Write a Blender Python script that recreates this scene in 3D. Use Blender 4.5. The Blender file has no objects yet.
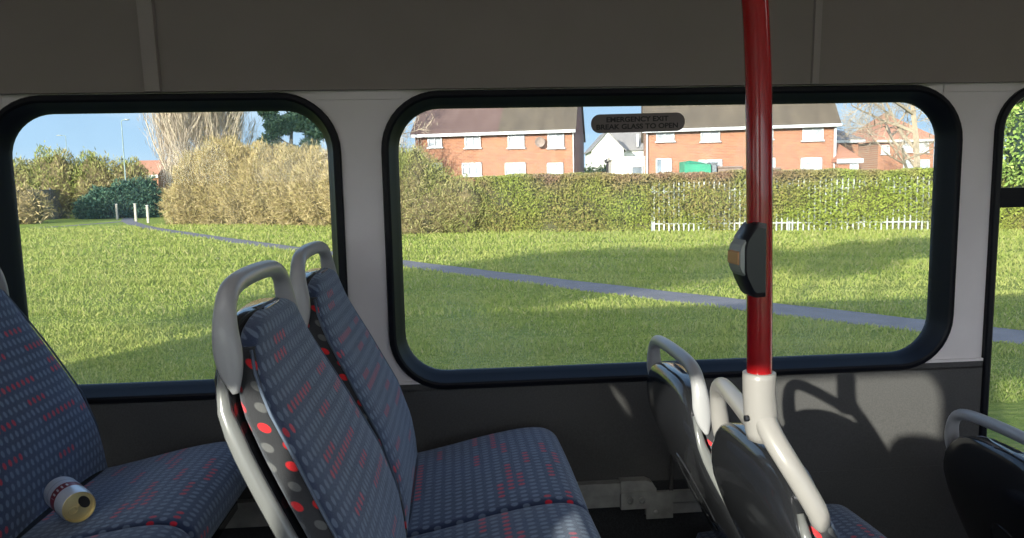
import bpy, math, random
import numpy as np
from mathutils import Vector, Matrix
PI = math.pi
C = bpy.context.scene.collection
EZ = 1.95                                   # eye height above the grass

# ------------------------------------------------------------------ camera
FPX = 760.0
F = np.array([0.077, 0.992, -0.105]); 
yaw, pitch, roll = math.radians(4.415), math.radians(6), math.radians(1.271)
F = np.array([math.sin(yaw)*math.cos(pitch), math.cos(yaw)*math.cos(pitch), -math.sin(pitch)])
R0 = np.array([math.cos(yaw), -math.sin(yaw), 0.0]); U0 = np.cross(R0, F)
RV = math.cos(roll)*R0 - math.sin(roll)*U0
UV = math.cos(roll)*U0 + math.sin(roll)*R0
cd = bpy.data.cameras.new('camera'); cam = bpy.data.objects.new('camera', cd); C.objects.link(cam)
cd.sensor_width = 36; cd.lens = FPX/1024*36; cd.clip_start = 0.02; cd.clip_end = 600
m = Matrix(((RV[0], UV[0], -F[0], 0), (RV[1], UV[1], -F[1], 0), (RV[2], UV[2], -F[2], EZ), (0, 0, 0, 1)))
cam.matrix_world = m
bpy.context.scene.camera = cam

# ------------------------------------------------------------------ sky, sun, exposure
SUN = Vector((0.5480, 0.8035, -0.2316)).normalized()      # travel direction of the sunlight
sl = bpy.data.lights.new('sun', 'SUN'); sl.energy = 8.6; sl.angle = math.radians(0.6); sl.color = (1.0, 0.93, 0.80)
so = bpy.data.objects.new('sun', sl); C.objects.link(so)
so.rotation_euler = SUN.to_track_quat('-Z', 'Y').to_euler(); so.location = (-20, -30, 20)
SKYGLOW = 2.9
w = bpy.data.worlds.new('sky'); bpy.context.scene.world = w; w.use_nodes = True
nt = w.node_tree; nt.nodes.clear()
tc = nt.nodes.new('ShaderNodeTexCoord'); sx = nt.nodes.new('ShaderNodeSeparateXYZ'); nt.links.new(tc.outputs['Generated'], sx.inputs[0])
rp = nt.nodes.new('ShaderNodeValToRGB'); e = rp.color_ramp.elements
e[0].position = 0.0; e[0].color = (0.60, 0.74, 0.86, 1); e[1].position = 1.0; e[1].color = (0.13, 0.27, 0.62, 1)
k = rp.color_ramp.elements.new(0.06); k.color = (0.42, 0.62, 0.84, 1)
k = rp.color_ramp.elements.new(0.22); k.color = (0.32, 0.53, 0.82, 1)
nt.links.new(sx.outputs[2], rp.inputs[0])
mp = nt.nodes.new('ShaderNodeMapping'); mp.inputs['Scale'].default_value = (2.2, 2.2, 14)
nt.links.new(tc.outputs['Generated'], mp.inputs[0])
nz = nt.nodes.new('ShaderNodeTexNoise'); nz.inputs['Scale'].default_value = 1.6; nz.inputs['Detail'].default_value = 5
nt.links.new(mp.outputs[0], nz.inputs[0])
cr = nt.nodes.new('ShaderNodeMapRange'); cr.inputs[1].default_value = 0.5; cr.inputs[2].default_value = 0.8; cr.inputs[4].default_value = 0.45
nt.links.new(nz.outputs[0], cr.inputs[0])
mx = nt.nodes.new('ShaderNodeMix'); mx.data_type = 'RGBA'; mx.inputs[7].default_value = (0.85, 0.90, 0.95, 1)
nt.links.new(cr.outputs[0], mx.inputs[0]); nt.links.new(rp.outputs[0], mx.inputs[6])
# brighter, whiter sky around the sun (behind the bus)
dt = nt.nodes.new('ShaderNodeVectorMath'); dt.operation = 'DOT_PRODUCT'; nt.links.new(tc.outputs['Generated'], dt.inputs[0]); dt.inputs[1].default_value = tuple(-SUN)
mr = nt.nodes.new('ShaderNodeMapRange'); mr.inputs[1].default_value = 0.0; mr.inputs[2].default_value = 1.0; nt.links.new(dt.outputs['Value'], mr.inputs[0])
pw = nt.nodes.new('ShaderNodeMath'); pw.operation = 'POWER'; pw.inputs[1].default_value = 2.0; nt.links.new(mr.outputs[0], pw.inputs[0])
gm = nt.nodes.new('ShaderNodeVectorMath'); gm.operation = 'SCALE'; gm.inputs[0].default_value = (SKYGLOW*1.0, SKYGLOW*0.97, SKYGLOW*0.93); nt.links.new(pw.outputs[0], gm.inputs['Scale'])
ad = nt.nodes.new('ShaderNodeVectorMath'); ad.operation = 'ADD'; nt.links.new(mx.outputs[2], ad.inputs[0]); nt.links.new(gm.outputs[0], ad.inputs[1])
bg = nt.nodes.new('ShaderNodeBackground'); bg.inputs[1].default_value = 1.15; nt.links.new(ad.outputs[0], bg.inputs[0])
wo = nt.nodes.new('ShaderNodeOutputWorld'); nt.links.new(bg.outputs[0], wo.inputs[0])
vs = bpy.context.scene.view_settings
bpy.context.scene.display_settings.display_device = 'sRGB'
vs.view_transform = 'Standard'; vs.look = 'None'; vs.gamma = 1.0; vs.use_curve_mapping = False; vs.exposure = 0.22

# ------------------------------------------------------------------ geometry of the view (real 3D positions)
CAM = np.array([0, 0, EZ])
def ray(x, y): return F + RV*(x-512)/FPX - UV*(y-269)/FPX
def G(x, y, z=0.0):
    d = ray(x, y); return CAM + d*((z-EZ)/d[2])
def at(x, y, dist): return CAM + ray(x, y)*dist

# ------------------------------------------------------------------ materials
def newmat(name):
    m = bpy.data.materials.new(name); m.use_nodes = True
    return m, m.node_tree, m.node_tree.nodes['Principled BSDF']
class N:
    """little node-math helper"""
    def __init__(s, nt): s.nt = nt
    def m(s, op, a, b=None, c=None):
        n = s.nt.nodes.new('ShaderNodeMath'); n.operation = op
        for i, v in enumerate((a, b, c)):
            if v is None: continue
            if isinstance(v, (int, float)): n.inputs[i].default_value = v
            else: s.nt.links.new(v, n.inputs[i])
        return n.outputs[0]
    def mix(s, f, a, b):
        n = s.nt.nodes.new('ShaderNodeMix'); n.data_type = 'RGBA'
        for i, v in ((0, f), (6, a), (7, b)):
            if isinstance(v, (int, float)): n.inputs[i].default_value = v
            elif isinstance(v, tuple): n.inputs[i].default_value = (*v, 1)
            else: s.nt.links.new(v, n.inputs[i])
        return n.outputs[2]
    def noise(s, vec, scale, detail=3, rough=0.5):
        n = s.nt.nodes.new('ShaderNodeTexNoise'); n.inputs['Scale'].default_value = scale
        n.inputs['Detail'].default_value = detail; n.inputs['Roughness'].default_value = rough
        if vec is not None: s.nt.links.new(vec, n.inputs[0])
        return n.outputs[0]
    def rng(s, v, a, b, c=0.0, d=1.0):
        n = s.nt.nodes.new('ShaderNodeMapRange')
        s.nt.links.new(v, n.inputs[0])
        for i, q in enumerate((a, b, c, d)): n.inputs[i+1].default_value = q
        return n.outputs[0]
    def coord(s, which='Object', scale=None):
        t = s.nt.nodes.new('ShaderNodeTexCoord').outputs[which]
        if scale:
            mp = s.nt.nodes.new('ShaderNodeMapping'); mp.inputs['Scale'].default_value = scale
            s.nt.links.new(t, mp.inputs[0]); return mp.outputs[0]
        return t
    def bump(s, h, dist, strength=1.0):
        n = s.nt.nodes.new('ShaderNodeBump'); n.inputs['Distance'].default_value = dist; n.inputs['Strength'].default_value = strength
        s.nt.links.new(h, n.inputs['Height']); return n.outputs[0]
def mat(name, col, rough=0.5, spec=0.5, metal=0.0, var=0.0, vscale=8.0, bump=0.0, bscale=200, coat=0.0, sheen=0.0):
    m, nt, b = newmat(name); n = N(nt)
    b.inputs['Roughness'].default_value = rough; b.inputs['Specular IOR Level'].default_value = spec
    b.inputs['Metallic'].default_value = metal; b.inputs['Coat Weight'].default_value = coat
    b.inputs['Sheen Weight'].default_value = sheen
    co = n.coord()
    f = n.rng(n.noise(co, vscale, 4), 0.3, 0.7)
    v = max(var, 0.02)
    c = n.mix(f, tuple(x*(1-v) for x in col), tuple(min(1, x*(1+v)) for x in col))
    nt.links.new(c, b.inputs['Base Color'])
    if bump: nt.links.new(n.bump(n.noise(co, bscale, 2), bump), b.inputs['Normal'])
    return m
def leafmat(name, cols, rough=0.75, lo=None, hi=None, grad=None, trans=0.0):
    """colour differs from leaf to leaf; grad = (z0, z1, low colours, high colours) for foliage whose top shoots differ"""
    m, nt, b = newmat(name); n = N(nt)
    g = nt.nodes.new('ShaderNodeNewGeometry')
    def ramp(cs):
        r = nt.nodes.new('ShaderNodeValToRGB'); r.color_ramp.interpolation = 'LINEAR'
        el = r.color_ramp.elements; el[0].color = (*cs[0], 1); el[1].color = (*cs[-1], 1)
        for i in range(1, len(cs)-1): q = el.new(i/(len(cs)-1)); q.color = (*cs[i], 1)
        nt.links.new(g.outputs['Random Per Island'], r.inputs[0]); return r.outputs[0]
    c = ramp(cols)
    co = n.coord()
    if grad:
        s = nt.nodes.new('ShaderNodeSeparateXYZ'); nt.links.new(co, s.inputs[0])
        zz = n.m('ADD', s.outputs[2], n.rng(n.noise(co, 0.8, 3), 0.3, 0.7, -0.35, 0.35))
        c = n.mix(n.rng(zz, grad[0], grad[1]), c, ramp(grad[2]))
    if hi:
        c = n.mix(n.rng(n.noise(co, 0.35, 3), 0.45, 0.62), c, ramp(hi))
    nt.links.new(c, b.inputs['Base Color'])
    b.inputs['Roughness'].default_value = rough; b.inputs['Specular IOR Level'].default_value = 0.25
    if trans:
        t = nt.nodes.new('ShaderNodeBsdfTranslucent'); nt.links.new(c, t.inputs[0])
        ms = nt.nodes.new('ShaderNodeMixShader'); ms.inputs[0].default_value = trans
        nt.links.new(b.outputs[0], ms.inputs[1]); nt.links.new(t.outputs[0], ms.inputs[2])
        nt.links.new(ms.outputs[0], nt.nodes['Material Output'].inputs[0])
    return m

def fabric(name, base, dot, red, pu, pv, ru, rv, group, prob, stagger=0.5, fuzz=0.25, redprob_side=False, dotmiss=0.0):
    m, nt, b = newmat(name); n = N(nt)
    uv = nt.nodes.new('ShaderNodeUVMap').outputs[0]
    s = nt.nodes.new('ShaderNodeSeparateXYZ'); nt.links.new(uv, s.inputs[0])
    v = n.m('DIVIDE', s.outputs[1], pv); row = n.m('FLOOR', v)
    u = n.m('ADD', n.m('DIVIDE', s.outputs[0], pu), n.m('MULTIPLY', n.m('FLOORED_MODULO', row, 2.0), stagger))
    col = n.m('FLOOR', u)
    du = n.m('MULTIPLY', n.m('SUBTRACT', n.m('FRACT', u), 0.5), pu/ru)
    dv = n.m('MULTIPLY', n.m('SUBTRACT', n.m('FRACT', v), 0.5), pv/rv)
    d = n.m('SQRT', n.m('ADD', n.m('MULTIPLY', du, du), n.m('MULTIPLY', dv, dv)))
    mask = n.rng(d, 0.85, 1.1, 1.0, 0.0)
    def wn(a, bb):
        cb = nt.nodes.new('ShaderNodeCombineXYZ'); nt.links.new(a, cb.inputs[0]); nt.links.new(bb, cb.inputs[1])
        w_ = nt.nodes.new('ShaderNodeTexWhiteNoise'); w_.noise_dimensions = '3D'; nt.links.new(cb.outputs[0], w_.inputs[0]); return w_.outputs[0]
    zero = n.m('MULTIPLY', row, 0.0)
    off = n.m('MULTIPLY', wn(zero, row), 7.0)
    grp = n.m('FLOOR', n.m('DIVIDE', n.m('ADD', col, n.m('FLOOR', off)), float(group)))
    isred = n.m('LESS_THAN', wn(grp, n.m('ADD', row, 31.0)), prob)
    dc = n.mix(isred, dot, red)
    nz_ = n.noise(uv, 900, 2); wear = n.noise(uv, 9, 3)
    mask = n.m('MULTIPLY', mask, n.rng(nz_, 0.3, 0.7, 0.7, 1.0))
    bc = n.mix(n.rng(wear, 0.35, 0.7), base, tuple(x*(1+fuzz*2) for x in base))
    c = n.mix(mask, bc, dc)
    nt.links.new(c, b.inputs['Base Color'])
    b.inputs['Roughness'].default_value = 0.9; b.inputs['Specular IOR Level'].default_value = 0.2
    b.inputs['Sheen Weight'].default_value = 0.55; b.inputs['Sheen Roughness'].default_value = 0.5
    b.inputs['Sheen Tint'].default_value = (0.75, 0.85, 1.0, 1)
    nt.links.new(n.bump(nz_, 0.0008), b.inputs['Normal'])
    return m

M = {}
M['moquette'] = fabric('moquette', (0.024, 0.038, 0.088), (0.155, 0.205, 0.30), (0.66, 0.012, 0.03), 0.0165, 0.0205, 0.0047, 0.0068, 4, 0.13)
M['side_moquette'] = fabric('side_moquette', (0.028, 0.028, 0.031), (0.13, 0.13, 0.13), (0.80, 0.02, 0.025), 0.026, 0.026, 0.0068, 0.0068, 1, 0.34)
M['shell'] = mat('shell_plastic', (0.018, 0.019, 0.022), 0.16, 0.6, coat=0.4, var=0.15)
M['welt'] = mat('welt', (0.09, 0.12, 0.18), 0.7)
M['grey_plastic'] = mat('grey_plastic', (0.37, 0.37, 0.385), 0.28, 0.5, var=0.05, bump=0.0003, bscale=300)
M['rim_plastic'] = mat('rim_plastic', (0.16, 0.165, 0.165), 0.22, 0.5, var=0.06)
M['white_plastic'] = mat('white_plastic', (0.27, 0.258, 0.25), 0.3, 0.5, var=0.04)
M['black_plastic'] = mat('black_plastic', (0.012, 0.013, 0.017), 0.35, 0.5)
M['rubber'] = mat('rubber', (0.005, 0.006, 0.010), 0.45, 0.22, var=0.1)
M['red_paint'] = mat('red_paint', (0.30, 0.005, 0.007), 0.22, 0.5, coat=0.4, var=0.0, vscale=0.5)
M['steel'] = mat('steel', (0.5, 0.5, 0.48), 0.35, 0.5, metal=0.9, var=0.2, vscale=30)
M['alu'] = mat('alu', (0.34, 0.34, 0.33), 0.4, 0.5, metal=0.15, var=0.25, vscale=25)
M['wall_grey'] = mat('wall_grey', (0.74, 0.70, 0.715), 0.55, 0.35, var=0.03, bump=0.0003, bscale=500)
M['panel_dark'] = mat('panel_dark', (0.074, 0.073, 0.074), 0.6, 0.3, var=0.14, vscale=260, bump=0.0004, bscale=600)
M['cove'] = mat('cove', (0.27, 0.235, 0.225), 0.6, 0.3, var=0.03)
M['cove_strip'] = mat('cove_strip', (0.34, 0.30, 0.29), 0.5, 0.4)
M['carpet'] = mat('carpet', (0.03, 0.032, 0.036), 0.9, 0.2, var=0.3, vscale=300)
M['orange'] = mat('amber_button', (0.55, 0.28, 0.12), 0.4)
M['sticker'] = mat('sticker', (0.17, 0.14, 0.14), 0.6)
M['ink'] = mat('ink', (0.012, 0.010, 0.012), 0.6)
M['bus_paint'] = mat('bus_paint', (0.55, 0.55, 0.55), 0.3)
# window glass: clear, faintly reflecting, a little dust
def glass():
    m, nt, b = newmat('window_glass'); nt.nodes.remove(b); n = N(nt)
    tr = nt.nodes.new('ShaderNodeBsdfTransparent'); tr.inputs[0].default_value = (0.93, 0.955, 0.95, 1)
    gl = nt.nodes.new('ShaderNodeBsdfGlossy'); gl.inputs['Roughness'].default_value = 0.03; gl.inputs[0].default_value = (1, 1, 1, 1)
    fr = nt.nodes.new('ShaderNodeFresnel'); fr.inputs[0].default_value = 1.45
    df = nt.nodes.new('ShaderNodeBsdfTranslucent'); df.inputs[0].default_value = (0.8, 0.85, 0.9, 1)
    du = nt.nodes.new('ShaderNodeMixShader'); co = n.coord()
    nt.links.new(n.rng(n.noise(co, 5, 5, 0.6), 0.4, 0.75, 0.012, 0.05), du.inputs[0])
    nt.links.new(tr.outputs[0], du.inputs[1]); nt.links.new(df.outputs[0], du.inputs[2])
    ms = nt.nodes.new('ShaderNodeMixShader'); nt.links.new(n.m('MULTIPLY', fr.outputs[0], 0.25), ms.inputs[0])
    nt.links.new(du.outputs[0], ms.inputs[1]); nt.links.new(gl.outputs[0], ms.inputs[2])
    nt.links.new(ms.outputs[0], nt.nodes['Material Output'].inputs[0])
    return m
M['glass'] = glass()
def grass():
    m, nt, b = newmat('grass'); n = N(nt); co = n.coord()
    a = n.noise(n.coord('Object', (1, 1, 1)), 0.35, 5, 0.6)
    f = n.noise(n.coord('Object', (1.0, 1.0, 1)), 9, 6, 0.75)
    st = n.noise(n.coord('Object', (2.2, 6, 1)), 2.2, 6, 0.75)
    c = n.mix(n.rng(a, 0.35, 0.65), (0.20, 0.265, 0.04), (0.28, 0.31, 0.06))
    c = n.mix(n.rng(f, 0.35, 0.68), n.mix(0.72, c, (0.10, 0.17, 0.02)), c)
    c = n.mix(n.rng(st, 0.48, 0.66, 0, 0.55), c, (0.46, 0.45, 0.13))
    c = n.mix(n.rng(st, 0.28, 0.44, 0.45, 0.0), c, (0.12, 0.20, 0.03))
    nt.links.new(c, b.inputs['Base Color']); b.inputs['Roughness'].default_value = 0.9; b.inputs['Specular IOR Level'].default_value = 0.15
    h = n.m('ADD', n.m('MULTIPLY', f, 0.5), st)
    nt.links.new(n.bump(h, 0.11, 1.0), b.inputs['Normal'])
    return m
M['grass'] = grass()
M['tarmac'] = mat('tarmac', (0.155, 0.148, 0.158), 0.9, 0.2, var=0.12, vscale=3)
M['kerb'] = mat('concrete', (0.5, 0.5, 0.47), 0.8)
def brickmat(name, c1, c2, mortar):
    m, nt, b = newmat(name); n = N(nt); br = nt.nodes.new('ShaderNodeTexBrick')
    mp = nt.nodes.new('ShaderNodeMapping'); mp.inputs['Rotation'].default_value = (PI/2, 0, 0)
    nt.links.new(n.coord(), mp.inputs[0]); nt.links.new(mp.outputs[0], br.inputs[0])
    br.inputs['Color1'].default_value = (*c1, 1); br.inputs['Color2'].default_value = (*c2, 1); br.inputs['Mortar'].default_value = (*mortar, 1)
    br.inputs['Scale'].default_value = 1; br.inputs['Brick Width'].default_value = 0.23; br.inputs['Row Height'].default_value = 0.08; br.inputs['Mortar Size'].default_value = 0.008
    c = n.mix(n.rng(n.noise(n.coord(), 1.2, 5, 0.7), 0.3, 0.7, 0, .5), br.outputs[0], tuple(x*1.15 for x in c1))
    nt.links.new(c, b.inputs['Base Color']); b.inputs['Roughness'].default_value = 0.9
    return m
M['brick'] = brickmat('brick', (0.33, 0.135, 0.068), (0.19, 0.07, 0.042), (0.33, 0.25, 0.18))
M['brick_shaded'] = brickmat('brick_shaded', (0.22, 0.12, 0.10), (0.17, 0.10, 0.09), (0.2, 0.17, 0.16))  # same brick with shade put into its colour
def tilemat(name, c1, c2):
    m, nt, b = newmat(name); n = N(nt)
    w_ = nt.nodes.new('ShaderNodeTexWave'); w_.bands_direction = 'Z'; w_.inputs['Scale'].default_value = 1.9
    nt.links.new(n.coord(), w_.inputs[0])
    c = n.mix(n.rng(n.noise(n.coord('Object', (1, .35, .35)), 1.1, 6, 0.7), 0.32, 0.68), c1, c2)
    c = n.mix(n.m('MULTIPLY', w_.outputs[1], 0.25), c, tuple(x*0.6 for x in c1))
    nt.links.new(c, b.inputs['Base Color']); b.inputs['Roughness'].default_value = 0.85
    return m
M['tile_red'] = tilemat('roof_tiles_red', (0.095, 0.054, 0.045), (0.136, 0.086, 0.073))
M['tile_brown'] = tilemat('roof_tiles_brown', (0.075, 0.058, 0.041), (0.126, 0.099, 0.068))
M['tile_grey'] = tilemat('roof_tiles_grey', (0.16, 0.15, 0.15), (0.24, 0.22, 0.21))
M['tile_orange'] = tilemat('roof_tiles_orange', (0.34, 0.15, 0.09), (0.42, 0.21, 0.13))
M['upvc'] = mat('upvc_white', (0.46, 0.47, 0.485), 0.4)
M['pane_curtain'] = mat('pane_curtain', (0.36, 0.38, 0.42), 0.15, var=0.35, vscale=3)
M['pane_dark'] = mat('pane_dark', (0.14, 0.17, 0.20), 0.1, var=0.5, vscale=2)
M['render'] = mat('white_render', (0.60, 0.585, 0.54), 0.8, var=0.06, vscale=2)
M['skip_green'] = mat('green_sheet', (0.03, 0.24, 0.14), 0.6, var=0.2, vscale=2)
M['rust'] = mat('dull_panel', (0.22, 0.16, 0.13), 0.7, var=0.2)
M['grey_box'] = mat('grey_box', (0.16, 0.18, 0.20), 0.6)
M['galv'] = mat('galvanised', (0.33, 0.35, 0.34), 0.5, 0.5, metal=0.2, var=0.1)
M['lamp_post'] = mat('lamp_post_paint', (0.22, 0.28, 0.26), 0.5, var=0.15, vscale=1)
M['timber'] = mat('timber', (0.42, 0.38, 0.31), 0.8, var=0.2)
M['timber_dark'] = mat('timber_dark', (0.10, 0.10, 0.10), 0.8, var=0.3, vscale=3)
M['bark'] = mat('bark', (0.34, 0.28, 0.20), 0.9, var=0.2)
M['bark_pale'] = mat('bark_pale', (0.46, 0.38, 0.27), 0.9, var=0.2)
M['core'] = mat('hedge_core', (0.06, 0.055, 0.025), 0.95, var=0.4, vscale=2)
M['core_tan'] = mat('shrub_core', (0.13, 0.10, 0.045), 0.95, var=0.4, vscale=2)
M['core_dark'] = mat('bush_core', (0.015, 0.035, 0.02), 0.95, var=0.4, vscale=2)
M['blade'] = leafmat('grass_blade', [(0.200, 0.283, 0.051), (0.328, 0.366, 0.088), (0.274, 0.333, 0.067), (0.456, 0.415, 0.191)], rough=.8, hi=[(0.274, 0.333, 0.074), (0.419, 0.415, 0.132)], trans=.42)
M['twig_tan'] = leafmat('twig_tan', [(0.245, 0.182, 0.074), (0.403, 0.308, 0.148), (0.302, 0.252, 0.089), (0.475, 0.378, 0.222)])
M['twig_olive'] = leafmat('twig_olive', [(0.187, 0.175, 0.056), (0.331, 0.280, 0.120), (0.216, 0.231, 0.064), (0.418, 0.336, 0.192)], hi=[(0.173, 0.210, 0.040), (0.259, 0.280, 0.072)])
M['twig_pale'] = leafmat('twig_pale', [(0.400, 0.328, 0.246), (0.496, 0.413, 0.323), (0.352, 0.281, 0.212)])
M['hedge_leaf'] = leafmat('hedge_leaf', [(0.144, 0.165, 0.036), (0.245, 0.238, 0.064), (0.216, 0.158, 0.064)],
                          hi=[(0.158, 0.211, 0.028), (0.259, 0.290, 0.056)], grad=(1.75, 2.35, [(0.187, 0.112, 0.064), (0.274, 0.165, 0.112), (0.194, 0.145, 0.072)]))
M['leaf_green'] = leafmat('leaf_green', [(0.05, 0.09, 0.025), (0.11, 0.16, 0.05), (0.16, 0.22, 0.06)])
M['leaf_ivy'] = leafmat('leaf_ivy', [(0.10, 0.18, 0.03), (0.22, 0.32, 0.07), (0.34, 0.42, 0.12)])
M['leaf_dark'] = leafmat('leaf_dark', [(0.022, 0.055, 0.04), (0.045, 0.10, 0.07), (0.08, 0.14, 0.08)])
M['leaf_pine'] = leafmat('leaf_pine', [(0.05, 0.10, 0.07), (0.10, 0.18, 0.11), (0.18, 0.26, 0.15)])

# ------------------------------------------------------------------ mesh helpers
def mesh(name, V, Fs, mt, parent=None, smooth=False, uv=None, mats=None, midx=None):
    me = bpy.data.meshes.new(name)
    me.from_pydata([tuple(map(float, v)) for v in V], [], [tuple(f) for f in Fs])
    if uv is not None:
        l = me.uv_layers.new(name='UVMap')
        for i, lp in enumerate(me.loops): l.data[i].uv = uv[lp.vertex_index] if not callable(uv) else uv(i)
    for q in (mats or [mt]): me.materials.append(q)
    if midx is not None: me.polygons.foreach_set('material_index', midx)
    if smooth: me.polygons.foreach_set('use_smooth', [True]*len(me.polygons))
    me.update()
    o = bpy.data.objects.new(name, me); C.objects.link(o)
    if parent: o.parent = parent
    return o
class MB:
    def __init__(s): s.V = []; s.F = []
    def add(s, V, Fs):
        b = len(s.V); s.V += [tuple(v) for v in V]; s.F += [tuple(i+b for i in f) for f in Fs]; return s
    def box(s, x0, x1, y0, y1, z0, z1, T=None):
        V = [(x, y, z) for x in (x0, x1) for y in (y0, y1) for z in (z0, z1)]
        if T: V = [T(*v) for v in V]
        return s.add(V, [(0, 1, 3, 2), (4, 6, 7, 5), (0, 4, 5, 1), (2, 3, 7, 6), (0, 2, 6, 4), (1, 5, 7, 3)])
    def bbox(s, x0, x1, y0, y1, z0, z1, r):
        """box with chamfered edges"""
        V = []; 
        for x, sx_ in ((x0, 1), (x1, -1)):
            for y, sy in ((y0, 1), (y1, -1)):
                for z, sz in ((z0, 1), (z1, -1)):
                    V += [(x, y+sy*r, z+sz*r), (x+sx_*r, y, z+sz*r), (x+sx_*r, y+sy*r, z)]
        b = len(s.V); s.V += V
        idx = lambda i, j, k, a: b+((i*2+j)*2+k)*3+a
        q = s.F
        for i in (0, 1): q.append((idx(i,0,0,0), idx(i,0,1,0), idx(i,1,1,0), idx(i,1,0,0)))
        for j in (0, 1): q.append((idx(0,j,0,1), idx(1,j,0,1), idx(1,j,1,1), idx(0,j,1,1)))
        for k_ in (0, 1): q.append((idx(0,0,k_,2), idx(0,1,k_,2), idx(1,1,k_,2), idx(1,0,k_,2)))
        for i in (0, 1):
            for j in (0, 1): q.append((idx(i,j,0,0), idx(i,j,1,0), idx(i,j,1,1), idx(i,j,0,1)))
            for k_ in (0, 1): q.append((idx(i,0,k_,0), idx(i,1,k_,0), idx(i,1,k_,2), idx(i,0,k_,2)))
        for j in (0, 1):
            for k_ in (0, 1): q.append((idx(0,j,k_,1), idx(1,j,k_,1), idx(1,j,k_,2), idx(0,j,k_,2)))
        for i in (0, 1):
            for j in (0, 1):
                for k_ in (0, 1): q.append((idx(i,j,k_,0), idx(i,j,k_,1), idx(i,j,k_,2)))
        return s
    def tube(s, pts, rad, n=12, cap=True, up=(0, 0, 1), ab=None):
        """sweep an ellipse; rad = list of (a, b) or floats"""
        P = [np.array(p, float) for p in pts]; K = len(P)
        T = [P[min(i+1, K-1)]-P[max(i-1, 0)] for i in range(K)]
        T = [t/(np.linalg.norm(t)+1e-12) for t in T]
        u = np.array(up, float); V = []; prev = None
        for i in range(K):
            if prev is None:
                a = u - T[i]*np.dot(u, T[i])
                if np.linalg.norm(a) < 1e-3: a = np.array([1., 0, 0]) - T[i]*T[i][0]
            else: a = prev - T[i]*np.dot(prev, T[i])
            a /= np.linalg.norm(a); prev = a; b = np.cross(T[i], a)
            r = rad[i] if hasattr(rad, '__len__') else rad
            ra, rb = r if hasattr(r, '__len__') else (r, r)
            for j in range(n):
                t = 2*PI*j/n; V.append(P[i] + a*ra*math.cos(t) + b*rb*math.sin(t))
        Fs = [(i*n+j, i*n+(j+1) % n, (i+1)*n+(j+1) % n, (i+1)*n+j) for i in range(K-1) for j in range(n)]
        if cap: Fs += [tuple(range(n))[::-1], tuple((K-1)*n+j for j in range(n))]
        return s.add(V, Fs)
    def lathe(s, prof, n=32, T=None, caps=True):
        V = []
        for r, z in prof:
            for j in range(n): t = 2*PI*j/n; V.append((r*math.cos(t), r*math.sin(t), z))
        K = len(prof)
        Fs = [(i*n+j, i*n+(j+1) % n, (i+1)*n+(j+1) % n, (i+1)*n+j) for i in range(K-1) for j in range(n)]
        if caps: Fs += [tuple(range(n))[::-1], tuple((K-1)*n+j for j in range(n))]
        if T: V = [T(*v) for v in V]
        return s.add(V, Fs)
    def build(s, name, mt, parent=None, smooth=False):
        return mesh(name, s.V, s.F, mt, parent, smooth)
def smooth_path(pts, n=8):
    P = [np.array(p, float) for p in pts]; P = [2*P[0]-P[1]] + P + [2*P[-1]-P[-2]]; out = []
    for i in range(1, len(P)-2):
        for k_ in range(n):
            t = k_/n
            out.append(0.5*((2*P[i]) + (-P[i-1]+P[i+1])*t + (2*P[i-1]-5*P[i]+4*P[i+1]-P[i+2])*t*t + (-P[i-1]+3*P[i]-3*P[i+1]+P[i+2])*t**3))
    out.append(P[-2]); return out
def empty(name, loc, label=None, cat=None, group=None, rz=0):
    o = bpy.data.objects.new(name, None); C.objects.link(o); o.location = tuple(map(float, loc)); o.rotation_euler = (0, 0, rz)
    o.empty_display_size = 0.05
    return tag(o, label, cat, group)
def tag(o, label=None, cat=None, group=None, kind=None):
    if label: o['label'] = label
    if cat: o['category'] = cat
    if group: o['group'] = group
    if kind: o['kind'] = kind
    return o
def struct(o): o['kind'] = 'structure'; return o
def copy_tree(o, parent=None):
    c = o.copy(); C.objects.link(c); c.parent = parent
    for ch in list(o.children): copy_tree(ch, c)
    return c
def autosmooth(o, deg=40):
    me = o.data
    try: me.set_sharp_from_angle(angle=math.radians(deg))
    except Exception: pass
    me.polygons.foreach_set('use_smooth', [True]*len(me.polygons)); return o

# ------------------------------------------------------------------ bus shell
K = -0.018605; WY = 1.8
def W(x, z, h=0.0): return (x, WY + K*z - h, z+EZ)      # z measured from the eye, h towards the cabin
OY = -0.55
def rr(x0, x1, z0, z1, r, n=10):
    P = []
    for cx, cz, a0 in ((x1-r, z0+r, -PI/2), (x1-r, z1-r, 0), (x0+r, z1-r, PI/2), (x0+r, z0+r, PI)):
        for i in range(n+1): a = a0 + PI/2*i/n; P.append((cx+r*math.cos(a), cz+r*math.sin(a)))
    return P
def holed(name, outer, holes, thick, mt, place, parent=None):
    cu = bpy.data.curves.new(name, 'CURVE'); cu.dimensions = '2D'; cu.fill_mode = 'BOTH'; cu.extrude = thick/2
    for loop in [outer]+holes:
        s = cu.splines.new('POLY'); s.points.add(len(loop)-1); s.use_cyclic_u = True
        for p, q in zip(s.points, loop): p.co = (q[0], q[1], 0, 1)
    t = bpy.data.objects.new('t', cu); C.objects.link(t)
    bpy.context.view_layer.update()
    me = bpy.data.meshes.new_from_object(t.evaluated_get(bpy.context.evaluated_depsgraph_get()))
    bpy.data.objects.remove(t); bpy.data.curves.remove(cu)
    for v in me.vertices: v.co = place(v.co.x, v.co.y, v.co.z)
    me.name = name; me.materials.clear(); me.materials.append(mt)
    o = bpy.data.objects.new(name, me); C.objects.link(o)
    if parent: o.parent = parent
    return o
ZT, ZB = 0.229, -0.477
TRIM = -0.4615
WIN = [(-8.3, -7.0), (-6.9, -5.5), (-5.4, -4.0), (-3.95, -2.57), (-2.48, -1.12), (-1.035, -0.250), (-0.158, 1.251)]
R_OUT = 0.135
X0, X1 = -9.5, 4.6
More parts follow.
